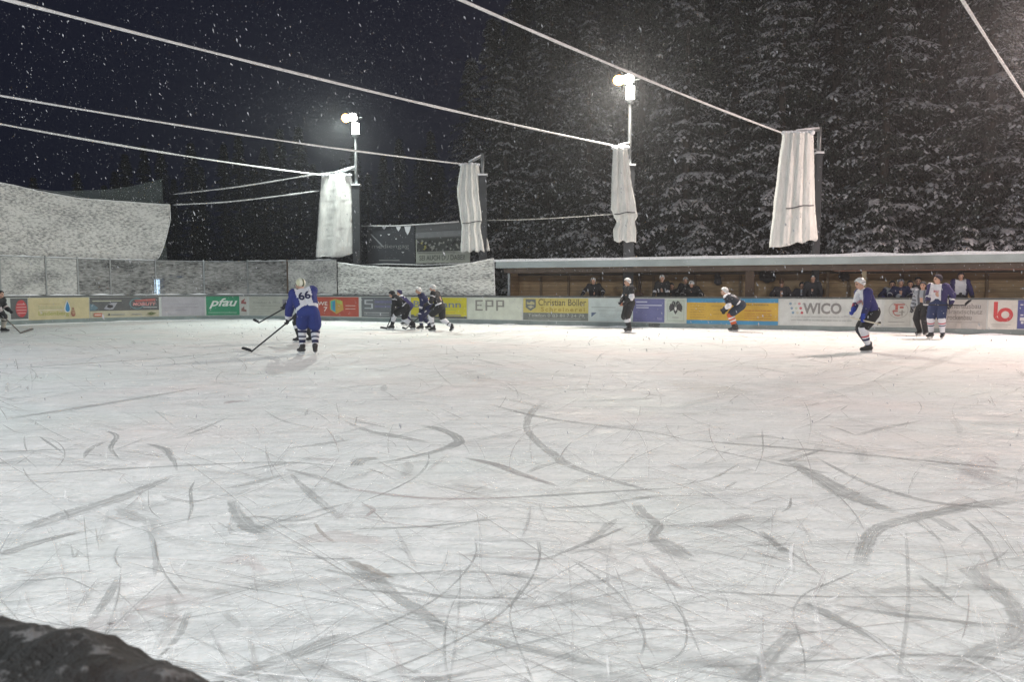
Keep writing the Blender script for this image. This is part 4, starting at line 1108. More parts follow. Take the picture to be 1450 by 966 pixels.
    # skates or shoes
    for k in 'LR':
        y_=yaw[k]; an=ank[k]; tl=math.radians(g('toe'+k,0)); d=Vector((math.cos(y_)*math.cos(tl),math.sin(y_)*math.cos(tl),-math.sin(tl))); zz_=Vector((math.cos(y_)*math.sin(tl),math.sin(y_)*math.sin(tl),math.cos(tl)))
        l_=zz_.cross(d); sole=an-zz_*.085*s
        q=MB(); q.cap(an+zz_*.045*s-d*.01*s,an-zz_*.02*s-d*.02*s,r(.064),r(.055)); q.cap(sole-d*.055*s+zz_*.03*s,sole+d*.09*s+zz_*.022*s,r(.045),r(.045)); q.cap(sole+d*.09*s+zz_*.02*s,sole+d*.165*s+zz_*.015*s,r(.046),r(.036))
        q.cap(an,sole+d*.08*s+zz_*.045*s,r(.056),r(.042))
        bm2=remesh(q,.013,1); paint(bm2,[fit.get('boot',BOOT)],None); bo=link(bpy.data.objects.new('skate' if fit.get('skates',1) else 'boot',bm2),root)
        if fit.get('skates',1):
            q=MB(); c=sole+d*.045*s-zz_*.048*s; q.obox(c,d*.135*s,l_*.0035,zz_*.012*s); q.obox(sole-d*.04*s-zz_*.022*s,d*.035*s,l_*.014*s,zz_*.018*s); q.obox(sole+d*.11*s-zz_*.022*s,d*.035*s,l_*.014*s,zz_*.018*s)
            q.build('blade',BLADE,bo)
    # gloves
    for k in 'LR':
        gm=remesh(gl[k],.0085,1); paint(gm,[fit.get('gloves',GLV)],None); link(bpy.data.objects.new('glove',gm),root)
    # helmet / hat
    hc=fit.get('helmet')
    if hc is not None:
        q=MB(); q.ell(head+hup*.028*s-hf*.006*s,(r(.128),r(.102),r(.112)),HM,18,14)
        for sg in(1,-1): q.ell(head+hl*.082*s*sg-hup*.02*s-hf*.01*s,(r(.045),r(.022),r(.05)),HM)
        q.cap(head-hf*.085*s-hup*.01*s,head-hf*.08*s+hup*.03*s,r(.05),r(.05))
        hm=remesh(q,.011,1)
        bm3=bmesh.new(); bm3.from_mesh(hm)
        bmesh.ops.bisect_plane(bm3,geom=bm3.verts[:]+bm3.edges[:]+bm3.faces[:],plane_co=head+hf*.05*s+hup*.035*s,plane_no=(-hup*.8+hf*.75).normalized(),clear_outer=True)
        bm3.to_mesh(hm); bm3.free()
        paint(hm,hc if isinstance(hc,list) else [hc,BLKF],fit.get('hfn') and (lambda c,n: fit['hfn'](HM.transposed()@(c-head)/s)) or (lambda c,n:1 if (abs((HM.transposed()@(c-head)).y)<.012*s and .03*s<(HM.transposed()@(c-head)).x<.1*s) or (abs((HM.transposed()@(c-head)).z-.02*s)<.006 and (HM.transposed()@(c-head)).x<0) else 0))
        ho=link(bpy.data.objects.new('helmet',hm),root)
        md=ho.modifiers.new('shell','SOLIDIFY'); md.thickness=.006
        if fit.get('visor'):
            pass
    elif fit.get('hat') is not None:
        q=MB(); q.ell(head+hup*.04*s,(r(.108),r(.09),r(.09)),HM); q.cap(head+hup*.04*s+hf*.0,head+hup*.12*s,r(.09),r(.06)); hm=remesh(q,.012,1); paint(hm,[fit['hat']],None); link(bpy.data.objects.new('hat',hm),root)
    if fit.get('hair') is not None:
        q=MB(); q.cap(head-hf*.06*s-hup*.06*s,head-hf*.05*s-hup*.10*s,r(.06),r(.05)); hm=remesh(q,.012,1); paint(hm,[fit['hair']],None); link(bpy.data.objects.new('hair',hm),root)
    return root
def to_local(root_pos,phi,p):
    v=Vector(p)-Vector(root_pos); return Matrix.Rotation(-math.radians(phi),3,'Z')@v
def stick(label,butt,heel,toe,colors=(None,None),group='hockey sticks'):
    butt=Vector(butt);heel=Vector(heel);toe=Vector(toe)
    root=thing('hockey_stick',label,'hockey stick',heel,0,group)
    q=MB(); ax=(heel-butt); L=ax.length; ax/=L; sd=ax.cross(Vector((0,0,1))).normalized() if abs(ax.z)<.98 else Vector((1,0,0)); up_=sd.cross(ax)
    q.obox((butt+heel)/2,ax*L/2,sd*.011,up_*.015); loc(q.build('shaft',colors[0] or BLKF),root)
    q=MB(); q.obox(butt+ax*.06,ax*.065,sd*.0145,up_*.018); loc(q.build('grip_tape',fab(.5,.5,.5)),root)
    q=MB(); b=(toe-heel).normalized(); wn=b.cross(Vector((0,0,1))); n=7; vs=[]
    wn=wn.normalized() if wn.length>.1 else Vector((1,0,0)); hu=wn.cross(b)
    if hu.z<0: hu=-hu
    for i in range(n+1):
        t=i/n; p=heel+(toe-heel)*t+wn*.03*math.sin(t*PI*.5)*t; h=.035-.006*abs(t-.5)+( -.012 if t>.95 else 0)
        for (dz,dn) in ((0,-.006),(0,.006),(2*h,.005),(2*h,-.005)): vs.append(p+hu*dz+wn*dn)
    fs=[]
    for i in range(n):
        a_=i*4
        for k in range(4): fs.append((a_+k,a_+4+k,a_+4+(k+1)%4,a_+(k+1)%4))
    fs+=[(0,1,2,3),(n*4+3,n*4+2,n*4+1,n*4)]; q.add(vs,fs); loc(q.build('blade',colors[1] or BLKF),root)
    return root
def hands_on(pos,phi,butt,heel,tA,tB):
    """two grip points along the shaft in the person's frame"""
    b=Vector(butt);h=Vector(heel); return to_local(pos,phi,b+(h-b)*tA),to_local(pos,phi,b+(h-b)*tB)

STR=lambda *t:list(t)
# -- 66
pos=ground(438,502)
phi=103
heel=ground(352,473,.0)+Vector((0,0,.01)); toe=ground(339,465.5,.06)
heel=at_depth(355,472.5,pos.y+.55); heel.z=.01; toe=at_depth(340,466,pos.y+.72); toe.z=.06
hA=at_depth(409,455,pos.y+.10); d_=(hA-heel); butt=hA+d_.normalized()*.33
a_,b_=hands_on(pos,phi,butt,heel,.04,.24)
def j66(f,l,u,arm,t):
    if arm: return 1 if t<1.72 else 0
    if f>0.02: return 1
    if u<.10: return 0
    return 0 if abs(l)<.135+.10*max(0,.36-u)*0+(.03 if u>.3 else 0) else 1
def hel66(v): return 1 if (v.x<-.03 and abs(v.y)<.022) else (2 if abs(v.y)>.07 and v.x<0 else 0)
person('large player seen from behind in royal blue and white jersey number 66',pos,phi,
  dict(hip=(-.12,.95),lean=32,side=14,footL=(.10,.15,0,35),footR=(-.10,-.13,0,-4),handL=b_,handR=a_,hyaw=35,hpitch=12,elbR=(-.8,-.9,0)),
  dict(jersey=[WHTF,ROYAL],jfn=j66,shorts=fab(.022,.038,.19),shortw=.15,pad=1.2,shortlen=.72,hem=.09,helmet=[C(.70,.70,.58,rough=.4),C(.10,.12,.06),C(.55,.53,.35)],hfn=hel66,
       socks=(WHTF,NAVY,[(.22,.36,1),(.50,.57,1),(.68,.86,1)]),gloves=GLV),s=1.04,seed=1,
  numb=('66',NAVY,.26,.21,-1,.32,0))
stick('black stick with its blade on the ice, held by the blue player number 66',butt,heel,toe)
# -- black skater hidden behind 66
pos=ground(433,485); phi=165
heel=at_depth(368,455,pos.y+.9); heel.z=.03; heel=at_depth(366,456.5,29.0); heel=at_depth(370,456.5,pos.y+2.0)
hx_=ground(370,457.5,.02); heel=hx_; toe=ground(360,454.5,.04)
hA=at_depth(404,447.5,pos.y+1.5)
hA=Vector((pos.x-.62,pos.y-.05,.92)); heel=at_depth(366,457.5,pos.y+.35); heel.z=max(heel.z,.0)
heel=ground(368,481,.0) if False else heel
tp=at_depth(357,454,pos.y+.5)
butt=hA+(hA-heel).normalized()*.3
a_,b_=hands_on(pos,phi,butt,heel,.05,.30)
def jblk(f,l,u,arm,t):
    if arm: return 1 if 1.15<t<1.5 else 0
    return 1 if .02<u<.07 else 0
person('skater in black jersey, mostly hidden behind the large player in blue number 66',pos,phi,
  dict(hip=(-.05,.93),lean=18,footL=(.10,.16,0,8),footR=(-.1,-.13,0,-5),handL=b_,handR=a_,hpitch=8),
  dict(jersey=[BLKF,WHTF],jfn=jblk,shorts=BLKF,helmet=BLKF,socks=(BLKF,WHTF,[(.3,.5,1)])),s=1.0,seed=2)
stick('thin dark stick held out left by the skater hidden behind the blue player',butt,heel,tp)
# -- black number skater bent left
pos=ground(568,467); phi=168
heel=ground(547,466.5); heel.z=.01; toe=heel+Vector((-.25,.05,.03)); 
hA=at_depth(551,446,pos.y-.2); butt=hA+(hA-heel).normalized()*.25+Vector((.2,0,.1))
a_,b_=hands_on(pos,phi,butt,heel,.05,.35)
def j12(f,l,u,arm,t):
    if arm: return 1 if 1.3<t<1.42 or .2<t<.3 else 0
    return 1 if (.03<u<.07 or (.42<u<.45)) else 0
person('black skater striding left, bent low, with white print on the back',pos,phi,
  dict(hip=(-.18,.80),lean=52,twist=35,footL=(.30,.12,0,10),footR=(-.42,-.14,0,-25),handL=b_,handR=a_,hpitch=15,kneeR=1),
  dict(jersey=[BLKF,WHTF],jfn=j12,shorts=BLKF,pad=1.1,helmet=BLKF,socks=(WHTF,BLKF,[(.75,1,1)])),s=1.02,seed=3,numb=('12',WHTF,.26,.20,-1,.34,0))
stick('black stick pointing to the left, held low by the black skater with white back print',butt,heel,toe)
# -- blue player behind him
pos=ground(579,460.5); phi=188
person('player in violet blue shown only as a shoulder and leg behind the striding black skater',pos,phi,
  dict(hip=(-.05,.82),lean=45,footL=(.15,.13,0,0),footR=(-.1,-.13,0,0),handL=(.45,.2,.75),handR=(.4,-.1,.7)),
  dict(jersey=[PURP,WHTF],jfn=lambda f,l,u,arm,t:1 if (not arm and u>.38) else 0,shorts=PURP,helmet=PURP,socks=(PURP,WHTF,[(.3,.4,1)])),s=.98,seed=4)
# -- pair
pos=ground(603,467); phi=195
heel=ground(574,466.5); toe=heel+Vector((-.16,.12,.03))
hA=at_depth(596,447,pos.y-.15); butt=hA+(hA-heel).normalized()*.3
a_,b_=hands_on(pos,phi,butt,heel,.05,.32)
person('player in dark navy with white helmet and pink patch, left of the tangled pair',pos,phi,
  dict(hip=(-.14,.86),lean=38,footL=(.18,.12,0,5),footR=(-.18,-.16,0,-15),handL=b_,handR=a_,hpitch=10),
  dict(jersey=[NAVY,WHTF,fab(.6,.36,.36)],jfn=lambda f,l,u,arm,t:(1 if 1.3<t<1.6 else 0) if arm else (2 if .12<u<.26 and l<.2 else 0),shorts=NAVY,helmet=HELW,socks=(NAVY,WHTF,[(.0,.12,1),(.75,.83,1)])),s=1.0,seed=5,numb=('11',WHTF,.10,.12,-1,.0,.1))
stick('long dark stick slanting down left between the black skater and the tangled pair',butt,heel,toe)
pos=ground(622,470); phi=165
person('player in black with white helmet and white socks, right of the tangled pair',pos,phi,
  dict(hip=(-.05,.88),lean=24,footL=(.18,.10,0,0),footR=(-.42,-.12,.03,-40),toeR=25,handL=(.40,.18,.95),handR=(.30,-.12,.85),hpitch=12),
  dict(jersey=[BLKF,WHTF],jfn=lambda f,l,u,arm,t:(1 if 1.1<t<1.25 or .3<t<.42 else 0) if arm else (1 if .05<u<.1 else 0),shorts=BLKF,helmet=HELW,socks=(WHTF,BLKF,[(.7,.78,1)])),s=1.0,seed=6)
# -- standing black skater at 890
pos=ground(891,470.5); phi=200
person('upright skater in black with white helmet and elbow patch before the violet banner',pos,phi,
  dict(hip=(.0,.985),lean=5,footL=(.05,.10,0,5),footR=(-.04,-.09,0,-5),handL=(.24,.16,1.0),handR=(.28,-.08,1.02),hpitch=5,hyaw=-10),
  dict(jersey=[BLKF,WHTF],jfn=lambda f,l,u,arm,t:(1 if .7<t<1.35 else 0) if arm else 0,shorts=BLKF,shortw=.13,shortlen=1.05,helmet=HELW,socks=(WHTF,BLKF,[(.62,1,1)])),s=1.03,seed=7)
# -- bent number 14 with orange socks
pos=ground(1041,470); phi=158
person('bent-over skater in dark jersey number 14 with orange and white socks',pos,phi,
  dict(hip=(-.16,.86),lean=58,twist=-15,footL=(.02,.10,0,0),footR=(.0,-.12,0,0),handL=(.36,.08,.72),handR=(.34,-.10,.66),hpitch=0,elbR=(-.3,-.6,-.6)),
  dict(jersey=[fab(.02,.028,.04),WHTF],jfn=lambda f,l,u,arm,t:(1 if .75<t<1.45 else 0) if arm else (1 if (.05<u<.10 or u>.47) else 0),shorts=fab(.02,.03,.05),helmet=HELW,
    socks=(fab(.50,.10,.03),WHTF,[(.30,.42,1),(.55,.66,1),(.85,1,2)],BLKF)),s=1.09,seed=8,numb=('14',WHTF,.22,.19,-1,.34,.0))
# -- near right skater 1220
pos=ground(1224,499.5); phi=182
heel=at_depth(1252,460,pos.y-.3); 
hA=at_depth(1200,450,pos.y-.28); butt=hA+Vector((-.08,-.02,.03)); heel=at_depth(1247,459.5,pos.y-.34)
a_=to_local(pos,phi,at_depth(1204,451,pos.y-.25)); b_=to_local(pos,phi,at_depth(1222,449,pos.y-.30))
def j1220(f,l,u,arm,t):
    if arm: return 1 if t<1.25 else 2
    if l>.155 or l<-.155: return 1
    return 0
person('skater gliding left with white helmet, one white leg guard and one dark leg',pos,phi,
  dict(hip=(-.13,.93),lean=24,footL=(-.04,.09,0,0),footR=(-.16,-.12,0,0),handL=b_,handR=a_,hpitch=14,elbL=(-1,.3,-.1),knL=(1,.1,.2)),
  dict(jersey=[WHTF,fab(.026,.026,.13),fab(.02,.025,.10)],jfn=j1220,shorts=BLKF,helmet=[HELW,BLKF],socks=(WHTF,fab(.45,.03,.04),[(.45,.55,1),(.62,.72,2),(.95,1,2)],NAVY),sockR=fab(.02,.024,.04),gloves=fab(.02,.05,.33)),s=1.03,seed=9,
  numb=('BAU',fab(.5,.03,.05),.10,.05,1,.33,.02))
st=stick('stick with a white-taped shaft carried level by the skater gliding left',butt,heel,heel+Vector((.03,.28,-.03)),(fab(.55,.52,.42),BLKF))
# -- referee
pos=ground(1306,475.5); phi=215
person('referee in pale grey striped top and black trousers standing at the boards',pos,phi,
  dict(hip=(0,.94),lean=7,footL=(.03,.11,0,10),footR=(-.03,-.11,0,-10),handL=(.14,.28,.92),handR=(.12,-.30,.86),hpitch=6,hyaw=15),
  dict(jersey=[GRYF,fab(.10,.11,.13)],jfn=lambda f,l,u,arm,t:1 if ((arm and int(t*7)%3==0) or (not arm and int((l+1)*17)%3==0)) else 0,pad=1.0,shorts=BLKF,long=True,helmet=BLKF),s=.98,seed=10)
# -- standing player 1325
pos=ground(1326,480); phi=228
hA=at_depth(1346,432,pos.y-.22); heel=at_depth(1368,432.5,pos.y-.35); toe=at_depth(1376,425,pos.y-.38); butt=at_depth(1308,431.5,pos.y-.28)
a_=to_local(pos,phi,at_depth(1313,431.5,pos.y-.28)); b_=to_local(pos,phi,hA)
person('tall player in white and purple jersey holding a stick level across his waist',pos,phi,
  dict(hip=(0,.985),lean=3,twist=0,footL=(.02,.15,0,0),footR=(-.02,-.14,0,-25),handL=b_,handR=a_,hpitch=0,hyaw=-48,elbL=(-.4,1,-.2)),
  dict(jersey=[WHTF,PURP],jfn=lambda f,l,u,arm,t:(1 if not 1.35<t<1.5 else 0) if arm else (0 if l<.10 else 1),shorts=fab(.025,.04,.11),helmet=fab(.03,.025,.04),hem=-.02,
   socks=(WHTF,fab(.42,.03,.05),[(.30,.38,1),(.48,.53,2),(.95,1,2)],NAVY)),s=1.06,seed=11,numb=('BAU',fab(.5,.03,.05),.13,.055,1,.36,-.02))
stick('black stick held level to the right by the tall player in white leg guards',butt,heel,toe)
# -- goalkeeper at the left edge
pos=ground(-6,472); phi=0
heel=ground(30,472.5); toe=ground(46,468); toe.z=.03
butt=at_depth(2,447,pos.y-.1); hA=at_depth(13,456,pos.y-.1); butt=hA+(hA-heel).normalized()*.35
a_,b_=hands_on(pos,phi,butt,heel,.35,.05)
person('goalkeeper in black jersey and pale leg pads at the left edge of the photo',pos,phi,
  dict(hip=(-.18,.75),lean=42,footL=(.08,.26,0,10),footR=(.02,-.26,0,-10),handL=(.30,.30,.75),handR=a_,hpitch=-5),
  dict(jersey=[BLKF,fab(.5,.45,.45)],jfn=lambda f,l,u,arm,t:(1 if 1.0<t<1.5 else 0) if arm else 0,pad=1.15,shorts=BLKF,helmet=BLKF,socks=(fab(.45,.43,.38),BLKF,[(.4,.46,1)])),s=1.0,seed=12)
q=stick('goalkeeper stick with a broad pale shaft and grey blade lying toward the red emblem banner',butt,heel,toe,(fab(.16,.14,.13),fab(.10,.09,.09)))

# -- players on the bench
BENCH='players and coaches in the shelter'
def bench(px,headpy,label,fit,off=.7,phi_off=0,lean=14,hands=None,seed=20,s=1.0,hp=12,standing=False):
    s_=spx(px,off); p=PS(s_,off,FL); t=tang(s_); base=math.degrees(math.atan2(-t.x,t.y))  # toward the ice
    n=Vector((t.y,-t.x,0)); phi=math.degrees(math.atan2(n.y,n.x))+phi_off
    top=zpy(s_,off,px,headpy)-FL      # wanted head top above floor
    hz=max(.42,min(.93,(top-.78*s*math.cos(math.radians(lean)))))
    ho=hands or ((.38,.28,1.22-FL-.02),(.38,-.28,1.22-FL-.02))
    lm=lambda v:Vector(v)
    fit=dict(fit); fit.setdefault('shorts',BLKF); fit.setdefault('socks',(BLKF,WHTF,[(.3,.4,1)]))
    fx=.05 if hz>.8 else .38
    bk=-.05 if hz>.8 else -.12
    return person(label,p,phi,dict(hip=(bk,hz),lean=lean,footL=(fx,.15,0,5),footR=(fx,-.15,0,-5),handL=Vector(ho[0]),handR=Vector(ho[1]),hpitch=hp),fit,s=s,group=BENCH,seed=seed,detail=.02)
jb=dict(jersey=[BLKF,fab(.4,.4,.42)],jfn=lambda f,l,u,arm,t:(1 if 1.2<t<1.35 else 0) if arm else 0,helmet=HELW)
bench(842,395,'bench player in black with white helmet leaning on the boards, farthest left',jb,hands=((.36,.42,.93),(.36,-.42,.93)),seed=21,lean=22)
bench(938,391,'bench player with white helmet and white zigzag marks on a black jersey',dict(jersey=[BLKF,WHTF],jfn=lambda f,l,u,arm,t:(1 if 1.2<t<1.5 else 0) if arm else (1 if .16<u<.32 and int((l+f+1)*22)%3==0 else 0),helmet=HELW),seed=22)
bench(951,402,'dark clothed helper close beside the zigzag-marked bench player',dict(jersey=[fab(.035,.033,.04)],helmet=BLKF),seed=23,off=1.1)
bench(971,394,'bench player in black with white helmet, rear one of the seated pair',jb,seed=24,off=1.15)
bench(980,399,'bench player in black with white helmet bowed forward, front one of the seated pair',jb,seed=25,lean=30,hp=35)
bench(1106,398,'man with a brown hat and dark coat sitting in front of the plywood door',dict(jersey=[fab(.05,.045,.05)],hat=fab(.10,.05,.03),pad=.95),seed=26,off=1.15)
bench(1135,401,'person in dark clothing with pale collar, left of the helmet with a white light spot',dict(jersey=[fab(.05,.05,.06),WHTF],jfn=lambda f,l,u,arm,t:1 if (not arm and u>.36 and abs(l)<.05) else 0,helmet=BLKF),seed=27,off=1.2)
bench(1150,391,'person in a dark helmet with a white front spot by the plywood door',dict(jersey=[fab(.03,.033,.04)],helmet=[BLKF,HELW],hfn=lambda v:1 if v.x>.06 and v.z>.03 and abs(v.y)<.035 else 0),seed=28,off=1.0)
bench(1262,399,'bench player in dark blue with a dark helmet, leftmost of the crowded blue group',dict(jersey=[NAVY,GRYF],jfn=lambda f,l,u,arm,t:1 if (not arm and u>.40) else 0,helmet=BLKF,gloves=ROYAL),seed=29,off=1.0)
bench(1274,397,'bench player in dark blue with pale helmet, second in the crowded blue group',dict(jersey=[NAVY,WHTF],jfn=lambda f,l,u,arm,t:1 if (arm and .8<t<1.2) else 0,helmet=fab(.25,.27,.32)),seed=30,off=.8)
bench(1287,399,'bench player in blue with a white arm stripe, third in the crowded blue group',dict(jersey=[NAVY,WHTF],jfn=lambda f,l,u,arm,t:1 if (arm and t>.9) else (1 if not arm and u>.36 else 0),helmet=BLKF),seed=31,off=.9)
bench(1298,394,'bench player in a black helmet just left of the referee',dict(jersey=[BLKF,GRYF],jfn=lambda f,l,u,arm,t:1 if (arm and t>1.2) else 0,helmet=BLKF),seed=32,off=1.1)
bench(1358,387,'bench player in a white bib and purple sleeves, right of the tall player',dict(jersey=[WHTF,PURP],jfn=lambda f,l,u,arm,t:1 if (arm or abs(l)>.16) else 0,helmet=fab(.04,.03,.04),pad=1.05),seed=33,hands=((.30,.36,.85),(.30,-.36,.85)),lean=6)
r_=bpy.data.objects[-1] if False else None
# coats and bags hanging in the shelter
def hanging(px,py0,py1,label,col,wpx,off=1.7,name='hanging_coat'):
    s_=spx(px,off); z0=zpy(s_,off,px,py1); z1=zpy(s_,off,px,py0); p=PS(s_,off,0); t=tang(s_); w=wpx/F*p.y/2
    q=MB(); q.cap((0,0,z1-.06),(0,0,z1-.12),.05,w*.7); q.cap(t*w*.5+Vector((0,0,z1-.14)),t*w*.6+Vector((0,0,z0+.1)),w*.45,w*.5); q.cap(-t*w*.5+Vector((0,0,z1-.14)),-t*w*.6+Vector((0,0,z0+.14)),w*.45,w*.42); q.cap((0,0,z1-.15),(0,0,z0+.1),w*.5,w*.6)
    m_=remesh(q,.02,2); wrinkle(m_,.03,5,px); paint(m_,[col],None); o=link(bpy.data.objects.new(name,m_)); o.location=p; tag(o,label,'coat','coats hanging in the shelter')
    md=None
hanging(1015,386,405,'dark grey coat hanging on the plank wall, left of the thick brown post',fab(.05,.048,.055),10)
hanging(1085,382,398,'dark bag hanging under the roof beam, right of the thick brown post',fab(.03,.03,.035),22)
hanging(1193,384,398,'dark coat hanging behind the helmet of the skater gliding left',fab(.035,.03,.033),14)
q=MB(); s_=spx(905,.35); q.ell((0,0,0),(.2,.13,.10)); q.ell((-.05,0,.07),(.09,.08,.06)); m_=remesh(q,.02,1); wrinkle(m_,.02,6,3); paint(m_,[fab(.07,.04,.03)],None); o=link(bpy.data.objects.new('kit_bag',m_)); o.location=PS(s_,.30,1.26); tag(o,'small brown kit bag lying on the boards right of the standing black skater','bag')
# ---- trees -------------------------------------------------------------------------
M['needle']=pm('spruce_needles',(.030,.042,.034),.8,.4,2,0)
M['tsnow']=pm('snow_on_branches',(.52,.53,.57),.85,.3,2.5,.2)
M['bark']=pm('bark',(.05,.04,.034),.9,.4,6,.4)
def spruce_mesh(seed,H,Rb,dens=1.0,snow=.5,open_=0):
    r=random.Random(seed); V=[];Fc=[];Mi=[]
    def quad(p,d,w,mi,droop=0,up=Vector((0,0,1))):
        # tapered frond: 2 faces along direction d
        sd=d.cross(up); 
        if sd.length<1e-4: return
        sd=sd.normalized()*w; b=len(V)
        m_=p+d*.45; e=p+d+Vector((0,0,-droop))
        V.extend([tuple(p),tuple(m_+sd),tuple(e),tuple(m_-sd+Vector((0,0,-.02)))]); Fc.append((b,b+1,b+2)); Fc.append((b,b+2,b+3)); Mi.extend([mi,mi])
    z=.6
    while z<H-.15:
        t=z/H; L=Rb*(1-t)**.82*(1+.0)+.15
        n=int(8+3*r.random()); a0=r.uniform(0,6.28)
        for k in range(n):
            if r.random()<.08: continue
            a=a0+2*PI*k/n+r.uniform(-.3,.3); l=L*r.uniform(.72,1.12); z0=z+r.uniform(-.2,.2)
            out=Vector((math.cos(a),math.sin(a),0)); side=Vector((-out.y,out.x,0))
            droop=r.uniform(.18,.42)*l; sn=snow*(max(0,min(1.5,.62+1.9*noise.noise(Vector((math.cos(a)*1.3+seed*7,math.sin(a)*1.3,z*.42))))))*r.choice((.35,.9,1.3))
            def pt(q): return out*(q*l)+Vector((0,0,z0+ .12*l*math.sin(q*PI*.6)-droop*q**1.6))
            st=max(5,int(l/.24*dens)); 
            for i in range(st):
                q=(i+.6)/st; p=pt(q); ax=(pt(min(1,q+.05))-p).normalized()
                tl=(.18+.34*l*(1-q)**.8*.55+.12)*r.uniform(.7,1.2); tl=min(tl,1.0)
                for sg in(-1,1):
                    if r.random()<.12: continue
                    d=(ax*r.uniform(.4,.8)+side*sg*r.uniform(.7,1)+Vector((0,0,r.uniform(-.55,-.1)))).normalized()*tl
                    nb=max(2,int(tl/.16)); dn=d.normalized(); perp=dn.cross(Vector((0,0,1))).normalized()
                    for h in range(nb):
                        c=p+d*(h/nb)+Vector((0,0,-tl*.25*(h/nb)**2))
                        for s2 in (-1,1):
                            e=(dn*r.uniform(.5,.9)+perp*s2*r.uniform(.3,.8)+Vector((0,0,r.uniform(-.7,-.15)))).normalized()*r.uniform(.14,.26)*(1.15-.5*h/nb)
                            quad(c,e,r.uniform(.022,.045),0,.04)
                            if r.random()<sn*.62: quad(c+Vector((0,0,.03)),e*r.uniform(.6,1.1),r.uniform(.03,.08)*(.6+.7*q),1,.02)
                    if r.random()<sn*.8:
                        quad(p+d*r.uniform(.0,.3)+Vector((0,0,.045)),d*r.uniform(.35,.8),(tl*.14+.03)*r.uniform(.5,1.3),1,tl*.12)
                if r.random()<sn: quad(p+Vector((0,0,.05)),ax*r.uniform(.15,.35),r.uniform(.03,.08),1)
        z+=r.uniform(.40,.60)*(1 if t<.75 else .8)
    me=bpy.data.meshes.new('crown'); me.from_pydata(V,[],Fc); me.materials.append(M['needle']); me.materials.append(M['tsnow'])
    me.polygons.foreach_set('material_index',Mi); me.update()
    tb=MB(); tb.tube([(0,0,-1),(0,0,H*.5),(0,0,H)],[H*.012+.05,H*.008+.03,.02],8); tm=tb.mesh('trunk',M['bark'])
    return me,tm
PROT=[spruce_mesh(1,17,3.5,.9,.75),spruce_mesh(2,20,3.9,.85,.7),spruce_mesh(3,15,3.2,.95,.85),spruce_mesh(4,18,3.1,.9,.12),spruce_mesh(5,4.6,1.6,1.3,1.15),spruce_mesh(6,19,3.7,.75,.2)]
def ground_z(x,y):
    dd=max(0,(x*.394+y*.919)-34); return -.12+min(dd*.06,10)
def tree(k,x,y,s,label,group,rz=None,name='spruce_tree'):
    t=thing(name,label,'tree',(x,y,ground_z(x,y)-.1),R.uniform(0,6.28) if rz is None else rz,group); t.scale=(s,s,s*R.uniform(.95,1.08))
    for nm,me in (('crown',PROT[k][0]),('trunk',PROT[k][1])): link(bpy.data.objects.new(nm,me),t)
    return t
where=['the left third of the spruce wall','the middle of the spruce wall','the right part of the spruce wall']
def place(px,off,k,s,label,group='snowy spruces behind the shelter'):
    # off metres behind the boards line
    d=None
    s_=spx(min(max(px,480),1470),0) ; 
    # intersect the azimuth with the line x*.394+y*.919 = 28+off
    u=(px-725)/F; y=(28+off)/(.394*u+.919); return tree(k,u*y,y,s,label,group)
row=[(668,15,0,.88,'tall spruce with a thin pointed top beside the open night sky, leftmost'),(716,9,2,.95,'spruce standing behind the pleated net and its dark post'),
(778,11,1,1.0,'broad spruce between the pleated net and the right lamp post'),(832,7.2,0,.92,'spruce just left of the right lamp post'),(905,9,3,1.05,'spruce directly behind the lit right lamp post'),
(968,7,2,1.1,'spruce with snowy branches just right of the right lamp post'),(1035,8.5,1,.98,'wide spruce left of the widest folded net'),(1100,7.2,0,1.0,'spruce behind the widest folded net'),
(1175,9,1,1.05,'large spruce right of the widest folded net'),(1245,7.4,2,1.15,'spruce above the skater gliding left, with heavy snow on low branches'),(1320,9,3,1.1,'spruce above the tall player with the level stick'),
(1390,7.4,1,1.0,'broad spruce under the cable at the top right corner'),(1462,8.2,0,1.05,'spruce at the right edge lit by the lamp outside the photo')]
for px_,off,k,s,lb in row: place(px_,off,k,s,lb)
for i,(px_,off,k,s) in enumerate([(700,17,1,1.1),(742,15,3,1.15),(800,16,0,1.3),(858,14,1,1.15),(930,15,2,1.5),(1000,14,0,1.25),(1068,14.5,3,1.3),(1135,14,1,1.2),(1210,14.5,0,1.35),(1283,14,2,1.5),(1355,15,1,1.25),(1430,14,3,1.35),(1510,13,1,1.3),(1540,8,0,1.1)]):
    place(px_,off,(0,5,1,3)[i%4],s,'tall spruce in the second row, its top above the front spruces','second row of spruces')
for i,(px_,off,k,s) in enumerate([(735,22,1,1.3),(830,22,0,1.6),(900,21,1,1.5),(985,21,3,1.7),(1075,20,1,1.6),(1165,20,0,1.7),(1260,20,1,1.6),(1350,20,0,1.8),(1440,20,1,1.6)]):
    place(px_,off,(3,5)[i%2],s,'dark spruce at the back closing the gaps between the front spruces','back row of spruces')
for px_,off,s,lb in [(845,4.4,.85,'small snow-laden young spruce left of the dark column of the right lamp post'),(940,4.6,.8,'small young spruce right of the right lamp post, just above the shelter roof'),(992,4.6,1.0,'young spruce with pale snowy twigs halfway between the right lamp post and the widest net'),
   (1192,4.8,.95,'young spruce with thick snow just right of the widest net'),(1240,4.6,1.1,'bushy snow-laden young spruce above the light wooden post of the shelter'),(1300,4.8,.85,'young spruce above the referee'),(1362,4.5,.95,'young spruce above the bench player in the white bib'),(1430,4.8,1.0,'young spruce above the red letter b banner')]:
    place(px_,off,4,s,lb,'young snow-laden spruces behind the shelter roof')
